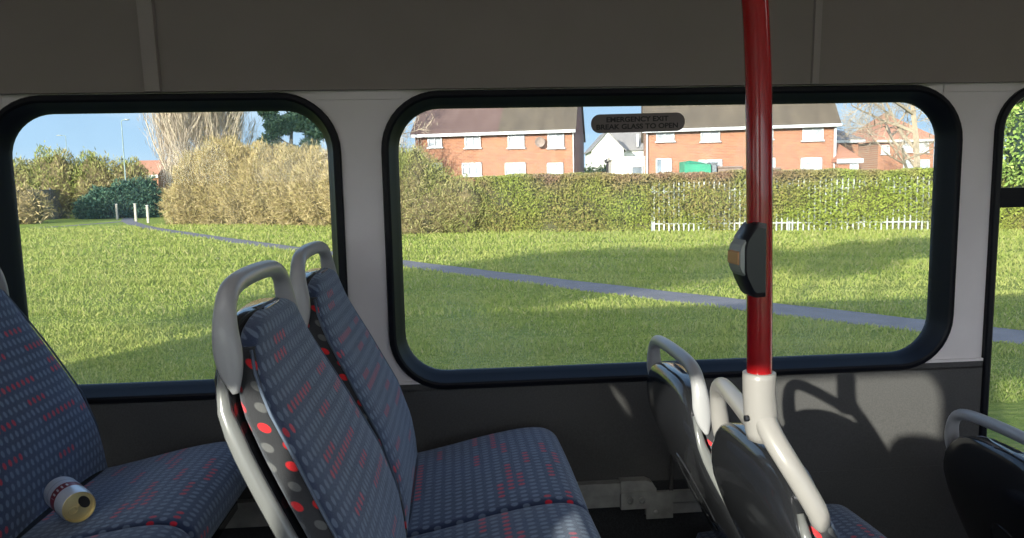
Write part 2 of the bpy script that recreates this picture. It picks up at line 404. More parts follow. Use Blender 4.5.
IN = 0.018                                             # hole is a little inside the rubber's outer edge
holes = [rr(a+IN, b-IN, ZB+IN, ZT-IN, R_OUT-IN) for a, b in WIN]
W3 = (1.338, 2.35, -1.20, ZT)
h3 = rr(W3[0]+IN, W3[1]-IN, W3[2]+IN, W3[3]-IN, 0.10)
W4 = (2.45, 3.9, ZB, ZT); h4 = rr(W4[0]+IN, W4[1]-IN, W4[2]+IN, W4[3]-IN, R_OUT-IN)
pl = lambda x, z, t: W(x, z, t-0.03)
wall = struct(holed('wall_left', [(X0, -0.60), (X1, -0.60), (X1, 0.30), (X0, 0.30)],
      [h for h in holes] + [h4], 0.06, M['wall_grey'], pl))
# window 3 reaches below: cut its column separately
bpy.data.objects.remove(wall)
def wall_cols():
    hs = holes
    a = holed('wall_left', [(X0, -0.60), (1.345, -0.60), (1.345, 0.30), (X0, 0.30)], hs, 0.06, M['wall_grey'], pl)
    struct(a)
    b = holed('door_surround', [(1.345, -1.7), (2.40, -1.7), (2.40, 0.30), (1.345, 0.30)], [rr(1.3451+IN, W3[1]-IN, W3[2]+IN, W3[3]-IN, 0.10)], 0.06, M['wall_grey'], pl, a)
    c = holed('front_section', [(2.40, -1.7), (X1, -1.7), (X1, 0.30), (2.40, 0.30)], [h4], 0.06, M['wall_grey'], pl, a)
    return a
wall = wall_cols()
# upper body above the windows, hidden behind the cove
mb = MB(); mb.box(X0, X1, -0.03, 0.03, 0.30, 0.86, lambda x, h, z: W(x, z, h-0.03)); mb.build('upper_side', M['wall_grey'], wall)
# dark lower panel in front of the wall below the trim line (stops short of the window rubber)
notch = []
lo = [(X0, TRIM), (X0, -1.7), (1.338, -1.7), (1.338, TRIM)]
mb = MB()
mb.box(X0, 1.339, 0.0, 0.006, -0.735, -0.475, lambda x, h, z: W(x, z, h))
mb.box(0.66, 1.339, 0.0, 0.007, -1.15, -0.734, lambda x, h, z: W(x, z, h))
dark = mb.build('lower_panel', M['panel_dark'], wall)
# strip between the rubbers at trim height, following the windows' rounded corners
def strip_panel():
    xs = []; 
    V = []; Fs = []
    edges = [(-2.48, -1.12), (-1.035, -0.250), (-0.158, 1.251)]
    def low(x):
        for a, b in edges:
            if a <= x <= b: return -0.475
        return TRIM
    mbs = MB()
    for a, b in ((-1.12-0.11, -1.035+0.11), (-0.250-0.11, -0.158+0.11), (1.251-0.11, 1.339)):
        mbs.box(a, b, 0.0, 0.006, -0.48, TRIM, lambda x, h, z: W(x, z, h))
    return mbs.build('lower_panel_head', M['panel_dark'], wall)
strip_panel()
# pale ledge strip on top of the dark panel
mb = MB()
for a, b in ((-1.12-0.11, -1.035+0.11), (-0.250-0.11, -0.158+0.11), (1.251-0.11, 1.339)):
    mb.box(a, b, -0.001, 0.007, TRIM, TRIM+0.007, lambda x, h, z: W(x, z, h))
struct(mb.build('trim_1', M['wall_grey']))
# lower carpeted side
mb = MB(); mb.box(X0, 1.339, -0.05, 0.004, -1.7, -0.735, lambda x, h, z: W(x, z, h)); mb.build('side_carpet', M['carpet'], wall)

def frame(x0, x1, z0, z1, r, prof, name, parent, n=10):
    """prof: (inset from outer edge, height towards the cabin)"""
    V = []; Fs = []; L = None
    for d, h in prof:
        P = rr(x0+d, x1-d, z0+d, z1-d, max(r-d, 0.012), n); L = len(P)
        V += [W(x, z, h) for x, z in P]
    for i in range(len(prof)-1):
        for j in range(L): Fs.append((i*L+j, i*L+(j+1) % L, (i+1)*L+(j+1) % L, (i+1)*L+j))
    o = mesh(name, V, Fs, M['rubber'], parent); return autosmooth(o, 35)
FP = [(0, -0.001), (0.0, 0.010), (0.003, 0.014), (0.012, 0.016), (0.017, 0.013), (0.020, 0.006), (0.028, -0.016), (0.036, -0.030), (0.036, -0.045)]
wins = []
def window(n, x0, x1, z0, z1, r, shown=True):
    root = empty('window_%d' % n, W((x0+x1)/2, z0)); struct(root)
    T = Matrix.Translation(root.location).inverted()
    f = frame(x0, x1, z0, z1, r, FP, 'window_frame', None); f.data.transform(T); f.parent = root
    P = rr(x0+0.030, x1-0.030, z0+0.030, z1-0.030, r-0.03)
    L = len(P); V = [W(x, z, -0.033) for x, z in P] + [W(x, z, -0.038) for x, z in P]
    g = mesh('pane', V, [tuple(range(L)), tuple(range(L, 2*L))[::-1]] + [(j, (j+1) % L, L+(j+1) % L, L+j) for j in range(L)], M['glass'])
    g.data.transform(T); g.parent = root
    return root
for i, (a, b) in enumerate(WIN[3:]): window(i+1, a, b, ZB, ZT, R_OUT)
w3 = window(5, W3[0], W3[1], W3[2], W3[3], 0.115)
mb = MB(); mb.box(W3[0]+0.02, W3[1]-0.02, -0.032, 0.004, -0.073, -0.024, lambda x, h, z: W(x, z, h))
t = mb.build('transom', M['rubber']); t.data.transform(Matrix.Translation(w3.location).inverted()); t.parent = w3
window(6, *W4, R_OUT)

# cove panels above the windows
def cove_prof():
    return [(0.232, 0.004), (0.2325, 0.016), (0.30, 0.020), (0.40, 0.024), (0.52, 0.034), (0.60, 0.058), (0.67, 0.11), (0.72, 0.20), (0.745, 0.34), (0.75, 0.6)]
V = []; Fs = []; pr = cove_prof()
for x in (X0, X1): V += [W(x, z, h) for z, h in pr]
L = len(pr)
for i in range(L-1): Fs.append((i, i+1, L+i+1, L+i))
cv = mesh('ceiling', V, Fs, M['cove']); autosmooth(cv, 50); struct(cv)
# joint strips over the cove
def joint(n, xc, wd, hh):
    V = []; Fs = []
    for dx, dh in ((-wd/2, 0), (-wd/2+0.002, hh), (wd/2-0.002, hh), (wd/2, 0)):
        V += [W(xc+dx, z+(0.0 if z > .3 else 0), h+dh+0.0005) for z, h in pr[1:]]
    q = L-1
    for j in range(3):
        for i in range(q-1): Fs.append((j*q+i, j*q+i+1, (j+1)*q+i+1, (j+1)*q+i))
    Fs.append((0, q, 2*q, 3*q))
    return struct(mesh('trim_%d' % n, V, Fs, M['cove_strip']))
joint(2, -0.652, 0.036, 0.010); joint(3, 0.868, 0.020, 0.005); joint(4, -2.1, 0.036, 0.006); joint(5, 2.37, 0.02, 0.005)
# thin lip between pillars and cove
mb = MB(); mb.box(X0, X1, 0.0, 0.005, 0.208, 0.2325, lambda x, h, z: W(x, z, h)); struct(mb.build('trim_6', M['wall_grey']))
bpy.data.objects.remove(bpy.data.objects['trim_6'])
mb = MB()
for a, b in ((-1.12, -1.035), (-0.250, -0.158), (1.251, 1.338)):
    mb.box(a-0.05, b+0.05, 0.0, 0.004, 0.212, 0.233, lambda x, h, z: W(x, z, h))
struct(mb.build('trim_6', M['wall_grey']))

# rest of the cabin: roof, floor steps, far side, ends
mb = MB(); mb.box(X0, X1, OY-0.06, 1.25, EZ+0.752, EZ+0.80); mb.box(X0, X1, OY-0.06, 1.86, EZ+0.86, EZ+0.95)
o = mb.build('roof_panel', M['cove'], cv)
mb = MB()
steps = [(X0, 0.36, -0.98), (0.36, 1.05, -1.19), (1.05, X1, -1.38)]
for a, b, z in steps: mb.box(a, b, OY, 1.80, EZ-1.62, EZ+z)
struct(mb.build('floor', M['carpet']))
# opposite side (towards the sun), unseen; pillars between openings placed to block sun patches
OW = [(-8.5, -7.1), (-7.0, -5.6), (-5.5, -4.1), (-4.0, -2.5), (-1.56, -1.19), (-1.07, -0.375), (0.15, 1.5), (1.6, 3.0)]
place2 = lambda x, z, t: (x, OY - 0.03 + t, z+EZ)
o = holed('wall_right', [(X0, -0.47-0.35), (X1, -0.82), (X1, 0.86), (X0, 0.86)], [rr(a, b, -0.43, 0.205, 0.10) for a, b in OW], 0.06, M['wall_grey'], place2)
struct(o)
mb = MB(); mb.box(X0, X1, OY-0.06, OY, EZ-1.7, EZ-0.82); mb.build('lower_side', M['panel_dark'], o)
for i, (a, b) in enumerate(OW[3:7]):
    mb = MB(); P = rr(a-0.01, b+0.01, -0.44, 0.215, 0.10); L = len(P)
    V = [(x, OY-0.030, z+EZ) for x, z in P]+[(x, OY-0.035, z+EZ) for x, z in P]
    struct(mesh('window_%d' % (7+i), V, [tuple(range(L)), tuple(range(L, 2*L))[::-1]] + [(j, (j+1) % L, L+(j+1) % L, L+j) for j in range(L)], M['glass']))
mb = MB(); mb.box(X0-0.06, X0, OY-0.06, 1.86, EZ-1.7, EZ+0.95); struct(mb.build('wall_rear', M['wall_grey']))
mb = MB(); mb.box(X1, X1+0.06, OY-0.06, 1.86, EZ-1.7, EZ+0.95); struct(mb.build('wall_front', M['wall_grey']))

def fillmat():
    m, nt, b = newmat('fill_glow'); b.inputs['Base Color'].default_value = (.9, .9, .9, 1); b.inputs['Emission Color'].default_value = (1, .97, .95, 1); b.inputs['Emission Strength'].default_value = 4.6; return m
LM = fillmat()  # unseen glowing strips added under the roof to brighten the cabin
for i, (x, lab) in enumerate(((-1.75, 'rear added fill light strip over the aisle, out of view'), (-0.35, 'added fill light strip over the aisle, out of view above the large near seat'), (1.05, 'added fill light strip over the aisle, out of view ahead of the red pole'), (2.45, 'front added fill light strip over the aisle, out of view'))):
    r_ = empty('fill_strip', (x, 0.42, EZ+0.752), lab, 'fill light', 'added fill strips over the aisle')
    mb = MB(); mb.bbox(-.60, .60, -.075, .075, -.022, 0.0, .006); mb.build('housing', M['wall_grey'], r_)
    mb = MB(); mb.bbox(-.57, .57, -.06, .06, -.034, -.0215, .005); mb.build('glow_panel', LM, r_)
# side rail: grey metal ledge low on the wall
def rail(x0, x1, zt, zb, dep, label):
    root = empty('side_rail', W((x0+x1)/2, zb), label, 'rail', 'metal rails along the side panel')
    inv = Matrix.Translation(root.location).inverted()
    mb = MB(); mb.box(x0, x1, 0.0, dep, zt-0.030, zt, lambda x, h, z: W(x, z, h))
    mb.box(x0, x1, 0.0, dep*0.72, zb, zt-0.033, lambda x, h, z: W(x, z, h))
    o = mb.build('ledge', M['alu']); o.data.transform(inv); o.parent = root
    return root, inv
r1, inv = rail(-1.6, 0.395, -0.727, -0.792, 0.030, 'worn grey metal rail low on the wall beside the empty seats, with capped end')
# rounded end cap with two screws
cap = MB()
P = [(0.395, -0.795), (0.46, -0.795), (0.476, -0.785), (0.484, -0.765), (0.484, -0.745), (0.474, -0.729), (0.458, -0.722), (0.395, -0.722)]
L = len(P); V = [W(x, z, 0.0) for x, z in P]+[W(x, z, 0.034) for x, z in P]
cap.add(V, [tuple(range(L)), tuple(range(L, 2*L))[::-1]] + [(j, (j+1) % L, L+(j+1) % L, L+j) for j in range(L)])
cap.box(0.395, 0.483, 0.030, 0.038, -0.752, -0.749, lambda x, h, z: W(x, z, h))
o = cap.build('end_cap', M['alu']); o.data.transform(inv); o.parent = r1
for x in (0.418, 0.447):
    s = MB(); s.lathe([(0.0085, 0), (0.0085, 0.002), (0.0065, 0.004), (0.0035, 0.004), (0.003, 0.002)], 16, lambda a, b, c, x=x: W(x+a, -0.772+b, 0.034+c))
    q = s.build('screw', M['steel']); q.data.transform(inv); q.parent = o
r2, inv = rail(0.462, 0.66, -0.762, -0.822, 0.014, 'lower dull metal rail running on behind the seat with the red pole')
mb = MB(); mb.box(0.462, 0.530, 0.014, 0.020, -0.829, -0.760, lambda x, h, z: W(x, z, h)); q = mb.build('joint_plate', M['alu']); q.data.transform(inv); q.parent = r2
s = MB(); s.lathe([(0.006, 0), (0.006, 0.002), (0.003, 0.003)], 12, lambda a, b, c: W(0.486+a, -0.812+b, 0.020+c)); q2 = s.build('screw', M['steel']); q2.data.transform(inv); q2.parent = q
# upright edging that ends the panel section
mb = MB(); mb.tube(smooth_path([W(0.545, -0.50, 0.006), W(0.540, -0.60, 0.010), W(0.530, -0.70, 0.010), W(0.528, -0.765, 0.008)]), 0.005, 8)
struct(mb.build('trim_7', M['panel_dark'], smooth=True))

# ------------------------------------------------------------------ seats
FL = -0.98
fz = [-0.150, -0.157, -0.170, -0.190, -0.220, -0.260, -0.315, -0.37, -0.43, -0.507, -0.56, -0.62]
fx = [-0.262, -0.250, -0.243, -0.240, -0.231, -0.213, -0.184, -0.157, -0.127, -0.103, -0.096, -0.095]
bx_ = [-0.275, -0.284, -0.288, -0.289, -0.288, -0.281, -0.257, -0.229, -0.198, -0.160, -0.135, -0.108]
hw = [0.040, 0.084, 0.118, 0.143, 0.163, 0.178, 0.189, 0.198, 0.205, 0.208, 0.208, 0.206]
def terp(z, ys): return float(np.interp(-z, [-q for q in fz], ys))
def loft(zs, front, back, half, nexp=5.0, n=56, bulge=0.0):
    V = []; uv = []
    vacc = 0; pv = None
    for z in zs:
        xf, xb, hy = front(z), back(z), half(z)
        cx, t = (xf+xb)/2, (xf-xb)/2
        if pv is not None: vacc += math.hypot(z-pv[0], xf-pv[1])
        pv = (z, xf)
        ring = []
        for j in range(n+1):
            a = -PI + 2*PI*j/n               # a=0 front centre
            c_, s_ = math.cos(a), math.sin(a)
            x = cx + t*math.copysign(abs(c_)**(2/nexp), c_); y = hy*math.copysign(abs(s_)**(2/nexp), s_)
            if c_ > 0: x += bulge*(abs(s_)**3)*(1 if abs(s_) < 0.99 else 1)*t*0.0
            ring.append((x, y, z))
        us = [0]
        for j in range(1, n+1): us.append(us[-1]+math.dist(ring[j], ring[j-1]))
        mid = us[n//2]
        V += ring; uv += [(u-mid, -vacc) for u in us]
    return V, uv, n+1
def loft_mesh(name, zs, front, back, half, mats, parent, sidesel=None, **kw):
    V, uv, L = loft(zs, front, back, half, **kw)
    V = [(x, y, z-FL) for x, y, z in V]
    Fs = []; mi = []
    for i in range(len(zs)-1):
        for j in range(L-1):
            Fs.append((i*L+j, i*L+j+1, (i+1)*L+j+1, (i+1)*L+j))
            mi.append(sidesel(j, L-1, zs[i], V[i*L+j]) if sidesel else 0)
    Fs.append(tuple(range(L-1))[::-1]); mi.append(0)
    Fs.append(tuple((len(zs)-1)*L+j for j in range(L-1))); mi.append(0)
    o = mesh(name, V, Fs, None, parent, True, uv=uv, mats=mats, midx=mi)
    return o
zs_b = list(np.concatenate([np.linspace(-0.150, -0.20, 12), np.linspace(-0.215, -0.62, 24)]))
def make_seat():
    root = empty('bus_seat', (0, 0, 0))
    # back cushion: patterned front, larger dots on its edge band
    def side(j, n, z, v):
        a = abs(-PI + 2*PI*(j+0.5)/n)
        x = v[0]; t = (x - (terp(z, bx_)+0.012))/(terp(z, fx)-terp(z, bx_)-0.012)
        return 1 if (t < 0.80 and z < -0.185) else 0
    loft_mesh('backrest', zs_b, lambda z: terp(z, fx), lambda z: terp(z, bx_)+0.014, lambda z: terp(z, hw), [M['moquette'], M['side_moquette']], root, side, nexp=4.2)
    # welt between face and side
    for s in (-1, 1):
        pts = [(terp(z, fx)-0.011, s*(terp(z, hw)+0.0005), z-FL) for z in np.linspace(-0.19, -0.60, 18)]
        MB().tube(pts, 0.0022, 6).build('piping', M['welt'], root, True)
    # rear shell
    zsh = list(np.concatenate([np.linspace(-0.152, -0.20, 8), np.linspace(-0.22, -0.66, 18)]))
    sh = loft_mesh('shell', zsh, lambda z: terp(z, bx_)+0.026, lambda z: terp(z, bx_)-0.012-0.012*math.sin(PI*min(1, max(0, (-z-0.2)/0.42))), lambda z: terp(z, hw)+0.004, [M['shell']], root, nexp=3.0)
    # moulded recess on the back of the shell
    pts = [(terp(z, bx_)-0.022, 0.06*math.sin(t_), z-FL) for t_, z in [(2*PI*i/24, -0.42+0.085*math.cos(2*PI*i/24)) for i in range(25)]]
    MB().tube(pts, 0.003, 6, cap=False).build('moulding', M['shell'], sh, True)
    # pale edge trims down both sides of the shell
    for s in (-1, 1):
        zz = np.linspace(-0.205, -0.64, 18)
        pts = [(terp(z, bx_)+0.006, s*(terp(z, hw)+0.004), z-FL) for z in zz]
        rad = [(0.003+0.008*min(1, (i+1)/4), 0.005) for i in range(len(pts))]
        MB().tube(pts, rad, 10, up=(1, 0, 0)).build('edge_trim', M['rim_plastic'], root, True)
    # grab handle over the top
    hp = [(-0.264, -0.172, -0.236), (-0.268, -0.170, -0.215), (-0.272, -0.167, -0.188), (-0.275, -0.162, -0.155), (-0.277, -0.143, -0.127), (-0.279, -0.100, -0.113), (-0.280, 0, -0.109)]
    hp = hp + [(x, -y, z) for x, y, z in hp[-2::-1]]
    path = smooth_path([(x, y, z-FL) for x, y, z in hp], 6)
    n = len(path); rad = []
    for i in range(n):
        e_ = min(i, n-1-i)/6.0
        if e_ < 2.2: q = e_/2.2; rad.append((0.004+0.0135*math.sin(q*PI/2), 0.004+0.007*q))
        else: q = min(1, (e_-2.2)/1.5); rad.append((0.0175-0.0047*q, 0.011+0.002*q))
    MB().tube(path, rad, 16, up=(1, 0, 0)).build('grab_handle', M['grey_plastic'], root, True)
    # seat cushion
    prof = [(-0.155, -0.612), (-0.10, -0.606), (-0.02, -0.590), (0.06, -0.572), (0.13, -0.560), (0.175, -0.557), (0.205, -0.562), (0.226, -0.577), (0.235, -0.600), (0.232, -0.625), (0.218, -0.648), (0.19, -0.660), (0.10, -0.672), (-0.02, -0.690), (-0.12, -0.695), (-0.16, -0.675), (-0.165, -0.64)]
    pp = smooth_path([(x, 0, z) for x, z in prof+[prof[0]]], 4)[:-1]
    pp = [(p[0], p[2]) for p in pp]; Lp = len(pp)
    nrm = []
    for j in range(Lp):
        a, b = pp[j-1], pp[(j+1) % Lp]; tx, tz = b[0]-a[0], b[1]-a[1]; l = math.hypot(tx, tz); nrm.append((-tz/l, tx/l))
    hwid, r = 0.217, 0.015
    ys = [-1+0.0]; ys = [math.sin(t)*r for t in np.linspace(-PI/2, 0, 7)]
    ylist = [(-(hwid-r)+y, r-math.sqrt(max(0, r*r-y*y)), -(hwid-r)+r*math.asin(max(-1, y/r))) for y in ys] + [(y, 0, y) for y in np.linspace(-(hwid-r), hwid-r, 9)[1:-1]] + [((hwid-r)-y, r-math.sqrt(max(0, r*r-y*y)), (hwid-r)-r*math.asin(max(-1, y/r))) for y in ys[::-1]]
    arc = [0]
    for j in range(1, Lp): arc.append(arc[-1]+math.dist(pp[j], pp[j-1]))
    V = []; uv = []
    for y, ins, uu in ylist:
        dome = 0.006*(1-(y/hwid)**2)
        for j in range(Lp):
            V.append((pp[j][0]-nrm[j][0]*ins, y, pp[j][1]-nrm[j][1]*ins + (dome if nrm[j][1] > 0.3 else 0) - FL)); uv.append((uu, arc[j]))
    Fs = [(i*Lp+j, i*Lp+(j+1) % Lp, (i+1)*Lp+(j+1) % Lp, (i+1)*Lp+j) for i in range(len(ylist)-1) for j in range(Lp)]
    Fs += [tuple(range(Lp))[::-1], tuple((len(ylist)-1)*Lp+j for j in range(Lp))]
    mesh('seat_cushion', V, Fs, M['moquette'], root, True, uv=uv)
    # pan, rails and legs
    mb = MB(); mb.bbox(-0.15, 0.19, -0.19, 0.19, -0.715-FL, -0.685-FL, 0.006); mb.build('seat_pan', M['shell'], root)
    mb = MB(); mb.bbox(-0.12, -0.08, -0.215, 0.215, -0.75-FL, -0.71-FL, 0.004); mb.bbox(0.09, 0.13, -0.215, 0.215, -0.75-FL, -0.71-FL, 0.004); mb.build('cross_rail', M['black_plastic'], root)
    for x in (-0.10, 0.11):
        mb = MB(); mb.bbox(x-0.02, x+0.02, -0.02, 0.02, 0.0, -0.75-FL+0.002, 0.004); mb.build('leg', M['black_plastic'], root)
    return root
YA, YW = 1.085, 1.522
rows = [(-0.695, 0.0), (0.0, 0.0), (0.727, -0.228), (1.455, -0.43)]
LBL = [
 ('patterned blue aisle seat at the left picture edge beside the drink can', 'patterned blue window seat on which the drink can lies'),
 ('patterned blue aisle seat in left centre, its large back nearest the camera', 'patterned blue window seat behind the large near seat, its red-dashed cushion empty'),
 ('dark-shelled aisle seat seen from behind with the red pole clamped to its handle', 'dark-shelled window seat seen from behind, left of the red pole'),
 ('dark seat back at the bottom right edge, nearer the aisle', 'black-shelled window seat at the right edge with grey handle before the narrow window')]
proto = make_seat(); first = True; seats = {}
for i, (dx, dz) in enumerate(rows):
    for j, y in enumerate((YA, YW)):
        s = proto if first else copy_tree(proto)
        first = False
        s.location = (dx, y, EZ+FL+dz)
        tag(s, LBL[i][j], 'seat', 'bus seats along the window side'); seats[i, j] = s

for x, lab in ((0.11, 'added unseen seat casting shade from across the aisle, level with the big near seat'), (-0.54, 'added unseen seat casting shade from across the aisle, one row further back')):
    s = copy_tree(proto); s.location = (x, -0.22, EZ+FL+(0.07 if x > 0 else 0))  # unseen seats added to throw shade on the side panel, handles left off
    for ch in list(s.children):
        if ch.name.startswith('grab_handle'): bpy.data.objects.remove(ch)
    tag(s, lab, 'seat', 'added shade-casting seats across the aisle')
# ------------------------------------------------------------------ red pole with its socket on the aisle seat's handle
pole = empty('grab_pole', (0.396, 0.95, EZ-0.34), 'bright red vertical grab pole rising from a white clamp on a seat handle', 'pole')
inv = Matrix.Translation(pole.location).inverted()
pp_ = smooth_path([(0.396, 0.95, -0.30), (0.396, 0.95, -0.25), (0.3945, 0.95, -0.1), (0.391, 0.95, 0.10), (0.3885, 0.95, 0.165), (0.384, 0.949, 0.228), (0.374, 0.947, 0.30), (0.355, 0.944, 0.40), (0.325, 0.94, 0.52), (0.30, 0.937, 0.62), (0.29, 0.935, 0.752)], 8)
mb = MB(); mb.tube([(p[0], p[1], p[2]+EZ) for p in pp_], 0.0163, 32); o = mb.build('tube', M['red_paint'], None, True); o.data.transform(inv); o.parent = pole
for ch in seats[2, 0].children:
    if ch.name.startswith('grab_handle'):
        hp2 = [(-0.264, .172, -0.236), (-0.268, .170, -0.215), (-0.273, .167, -0.188), (-0.280, .160, -0.150), (-0.287, .143, -0.118), (-0.296, .10, -0.098), (-0.308, .03, -0.092), (-0.318, -.05, -0.094), (-0.326, -.115, -0.098)]
        pth = smooth_path([(x, y, z-FL) for x, y, z in hp2], 6); q_ = MB(); nn_ = len(pth); rd = []
        for i in range(nn_): e_ = min(1, i/12.0); rd.append((0.006+0.0095*math.sin(e_*PI/2) - 0.0025*max(0, min(1, (i-14)/8)), 0.006+.007*e_))
        q_.tube(pth, rd, 16, up=(1, 0, 0)); tmp = q_.build('tmp', M['white_plastic'], None, True); ch.data = tmp.data; bpy.data.objects.remove(tmp); ch['label'] = 'paler handle with one leg, ending in the pole clamp'
# socket: rounded sleeve, waisted, merging into a thick leg that runs down the shell edge
mb = MB()
sp = [(0.396, 0.950, -0.246, .0205, .0205), (0.396, 0.950, -0.2465, .0212, .0212), (0.396, 0.950, -0.254, .0215, .0215), (0.396, .950, -0.275, .0208, .0215), (0.398, .950, -0.295, .0215, .022), (0.399, .950, -0.312, .0215, .022), (0.398, .950, -0.328, .019, .021), (0.397, .950, -0.338, .015, .018)]
mb.tube([(a, b, c+EZ) for a, b, c, _, _ in sp], [(q, w_) for *_, q, w_ in sp], 28, up=(1, 0, 0))
o = mb.build('socket', M['white_plastic'], None, True); o.data.transform(inv); o.parent = pole
mb = MB(); lp = smooth_path([(0.398, 0.945, -0.300), (0.404, 0.925, -0.325), (0.415, 0.908, -0.350), (0.434, 0.897, -0.385), (0.449, 0.890, -0.415), (0.456, 0.888, -0.440)], 6)
n = len(lp); mb.tube([(a, b, c+EZ) for a, b, c in lp], [(0.0155-0.002*i/n if i < n-7 else 0.0135*math.sqrt(max(0.02, 1-((i-(n-7))/6.2)**2)), 0.013 if i < n-7 else 0.013*math.sqrt(max(0.02, 1-((i-(n-7))/6.2)**2))) for i in range(n)], 20, up=(1, 0, 0))
o = mb.build('socket_leg', M['white_plastic'], None, True); o.data.transform(inv); o.parent = pole
s = MB(); s.lathe([(0.0042, 0), (0.0042, 0.004), (0.0018, 0.004), (0.0018, 0.002)], 12, lambda a, b, c: (0.376-c, 0.938+a, EZ-0.304+b)); o = s.build('bolt', M['black_plastic']); o.data.transform(inv); o.parent = pole

# bell push on the pole
bell = empty('bell_push', (0.38, 0.945, EZ-0.142), 'black stop-request button box clipped to the red pole', 'bell push')
inv = Matrix.Translation(bell.location).inverted()
def prism(P, y0, y1, r=0.004):
    L = len(P); cx = sum(p[0] for p in P)/L; cz = sum(p[1] for p in P)/L
    V = []
    for y, s_ in ((y0, 1-r/0.03), (y0+r, 1), (y1-r, 1), (y1, 1-r/0.03)): V += [(cx+(p[0]-cx)*s_, y, cz+(p[1]-cz)*s_+EZ) for p in P]
    Fs = [tuple(range(L)), tuple(range(3*L, 4*L))[::-1]] + [(i*L+j, i*L+(j+1) % L, (i+1)*L+(j+1) % L, (i+1)*L+j) for i in range(3) for j in range(L)]
    return MB().add(V, Fs)
P = [(0.3915, -0.050), (0.3915, -0.142), (0.379, -0.143), (0.375, -0.139), (0.366, -0.121), (0.363, -0.110), (0.363, -0.078), (0.366, -0.067), (0.377, -0.051), (0.382, -0.048)]
o = autosmooth(prism(P, 0.918, 0.968).build('casing', M['black_plastic']), 50); o.data.transform(inv); o.parent = bell
P = [(0.3645, -0.070), (0.3595, -0.076), (0.3575, -0.084), (0.3575, -0.104), (0.3600, -0.111), (0.3650, -0.116), (0.368, -0.116), (0.368, -0.070)]
o = prism(P, 0.921, 0.962, 0.003).build('face_plate', M['galv']); o.data.transform(inv); o.parent = bell
P = [(0.3585, -0.0835), (0.3550, -0.0855), (0.3550, -0.1005), (0.3585, -0.1025)]
o = prism(P, 0.924, 0.958, 0.002).build('button', M['orange']); o.data.transform(inv); o.parent = bell

# ------------------------------------------------------------------ exit sticker on the glass
st = empty('exit_sticker', W(0.451, 0.128, -0.029), 'small dark pill-shaped emergency exit notice stuck high on the large window', 'sticker')
inv = Matrix.Translation(st.location).inverted()
P = rr(0.339, 0.569, 0.130, 0.1745, 0.0215); L = len(P)
def tilt(x, z): return (x, z + 0.004*(x-0.45)/0.11*0.3)
P = [tilt(*p) for p in P]
V = [W(x, z, -0.0325) for x, z in P]+[W(x, z, -0.0318) for x, z in P]
o = mesh('backing', V, [tuple(range(L)), tuple(range(L, 2*L))[::-1]] + [(j, (j+1) % L, L+(j+1) % L, L+j) for j in range(L)], M['sticker']); o.data.transform(inv); o.parent = st
for txt, z0, wd in (('EMERGENCY EXIT', 0.1555, 0.152), ('BREAK GLASS TO OPEN', 0.1385, 0.200)):
    cu = bpy.data.curves.new('lettering', 'FONT'); cu.body = txt; cu.size = 0.0165; cu.align_x = 'CENTER'; cu.offset = 0.0005; cu.extrude = 0.0001
    t = bpy.data.objects.new('t', cu); C.objects.link(t); bpy.context.view_layer.update()
    me = bpy.data.meshes.new_from_object(t.evaluated_get(bpy.context.evaluated_depsgraph_get())); bpy.data.objects.remove(t)
    xs = [v.co.x for v in me.vertices]; sc = wd/(max(xs)-min(xs))
    for v in me.vertices: v.co = W(*tilt(0.452+v.co.x*sc, z0+v.co.y), -0.0314+v.co.z)
    me.materials.clear(); me.materials.append(M['ink'])
    t = bpy.data.objects.new('lettering', me); C.objects.link(t); me.transform(inv); t.parent = st

# ------------------------------------------------------------------ drink can on the window seat
def canmat():
    m, nt, b = newmat('can_print'); n = N(nt)
    s = nt.nodes.new('ShaderNodeSeparateXYZ'); nt.links.new(n.coord(), s.inputs[0])
    z = s.outputs[2]; ang = n.m('ARCTAN2', s.outputs[1], s.outputs[0])
    band = n.m('MULTIPLY', n.m('GREATER_THAN', z, 0.050), n.m('LESS_THAN', z, 0.074))
    c = n.mix(band, (0.74, 0.78, 0.86), (0.24, 0.015, 0.03))
    u = n.m('FRACT', n.m('MULTIPLY', n.m('ADD', ang, 0.35), 3.4))
    let = n.m('MULTIPLY', n.m('MULTIPLY', n.m('LESS_THAN', u, 0.38), n.m('MULTIPLY', n.m('GREATER_THAN', z, 0.056), n.m('LESS_THAN', z, 0.068))), n.m('LESS_THAN', n.m('ABSOLUTE', n.m('SUBTRACT', ang, CANROLL)), 0.62))
    c = n.mix(let, c, (0.8, 0.8, 0.82))
    l2 = n.m('MULTIPLY', n.m('GREATER_THAN', z, 0.030), n.m('LESS_THAN', z, 0.033))
    c = n.mix(n.m('MULTIPLY', l2, 0.5), c, (0.25, 0.3, 0.42))
    nt.links.new(c, b.inputs['Base Color']); b.inputs['Metallic'].default_value = 0.35; b.inputs['Roughness'].default_value = 0.3
    return m
CANROLL = 1.7; CANSPIN = 0.5
cm = canmat(); gold = mat('can_gold', (0.80, 0.66, 0.34), 0.38, metal=0.6)
can = empty('drink_can', (0, 0, 0), 'empty white drink can with dark red band lying on the left window seat', 'can')
R_ = 0.0298; Lc = 0.112
o = MB().lathe([(0.024, 0.004), (0.026, 0.0), (0.028, 0.003), (R_, 0.012), (R_, Lc-0.016), (0.0285, Lc-0.009), (0.0274, Lc-0.001), (0.0272, Lc), (0.0262, Lc-0.009), (0.001, Lc-0.009)], 40).build('body', cm, can)
autosmooth(o, 40)
o = MB().lathe([(0.0272, Lc-0.001), (0.0276, Lc+0.0008), (0.0268, Lc+0.0015), (0.0258, Lc-0.0008), (0.0250, Lc-0.0050), (0.0235, Lc-0.0045), (0.0002, Lc-0.0042)], 40, caps=False).build('lid', gold, can)
autosmooth(o, 40)
V = []; q = 16
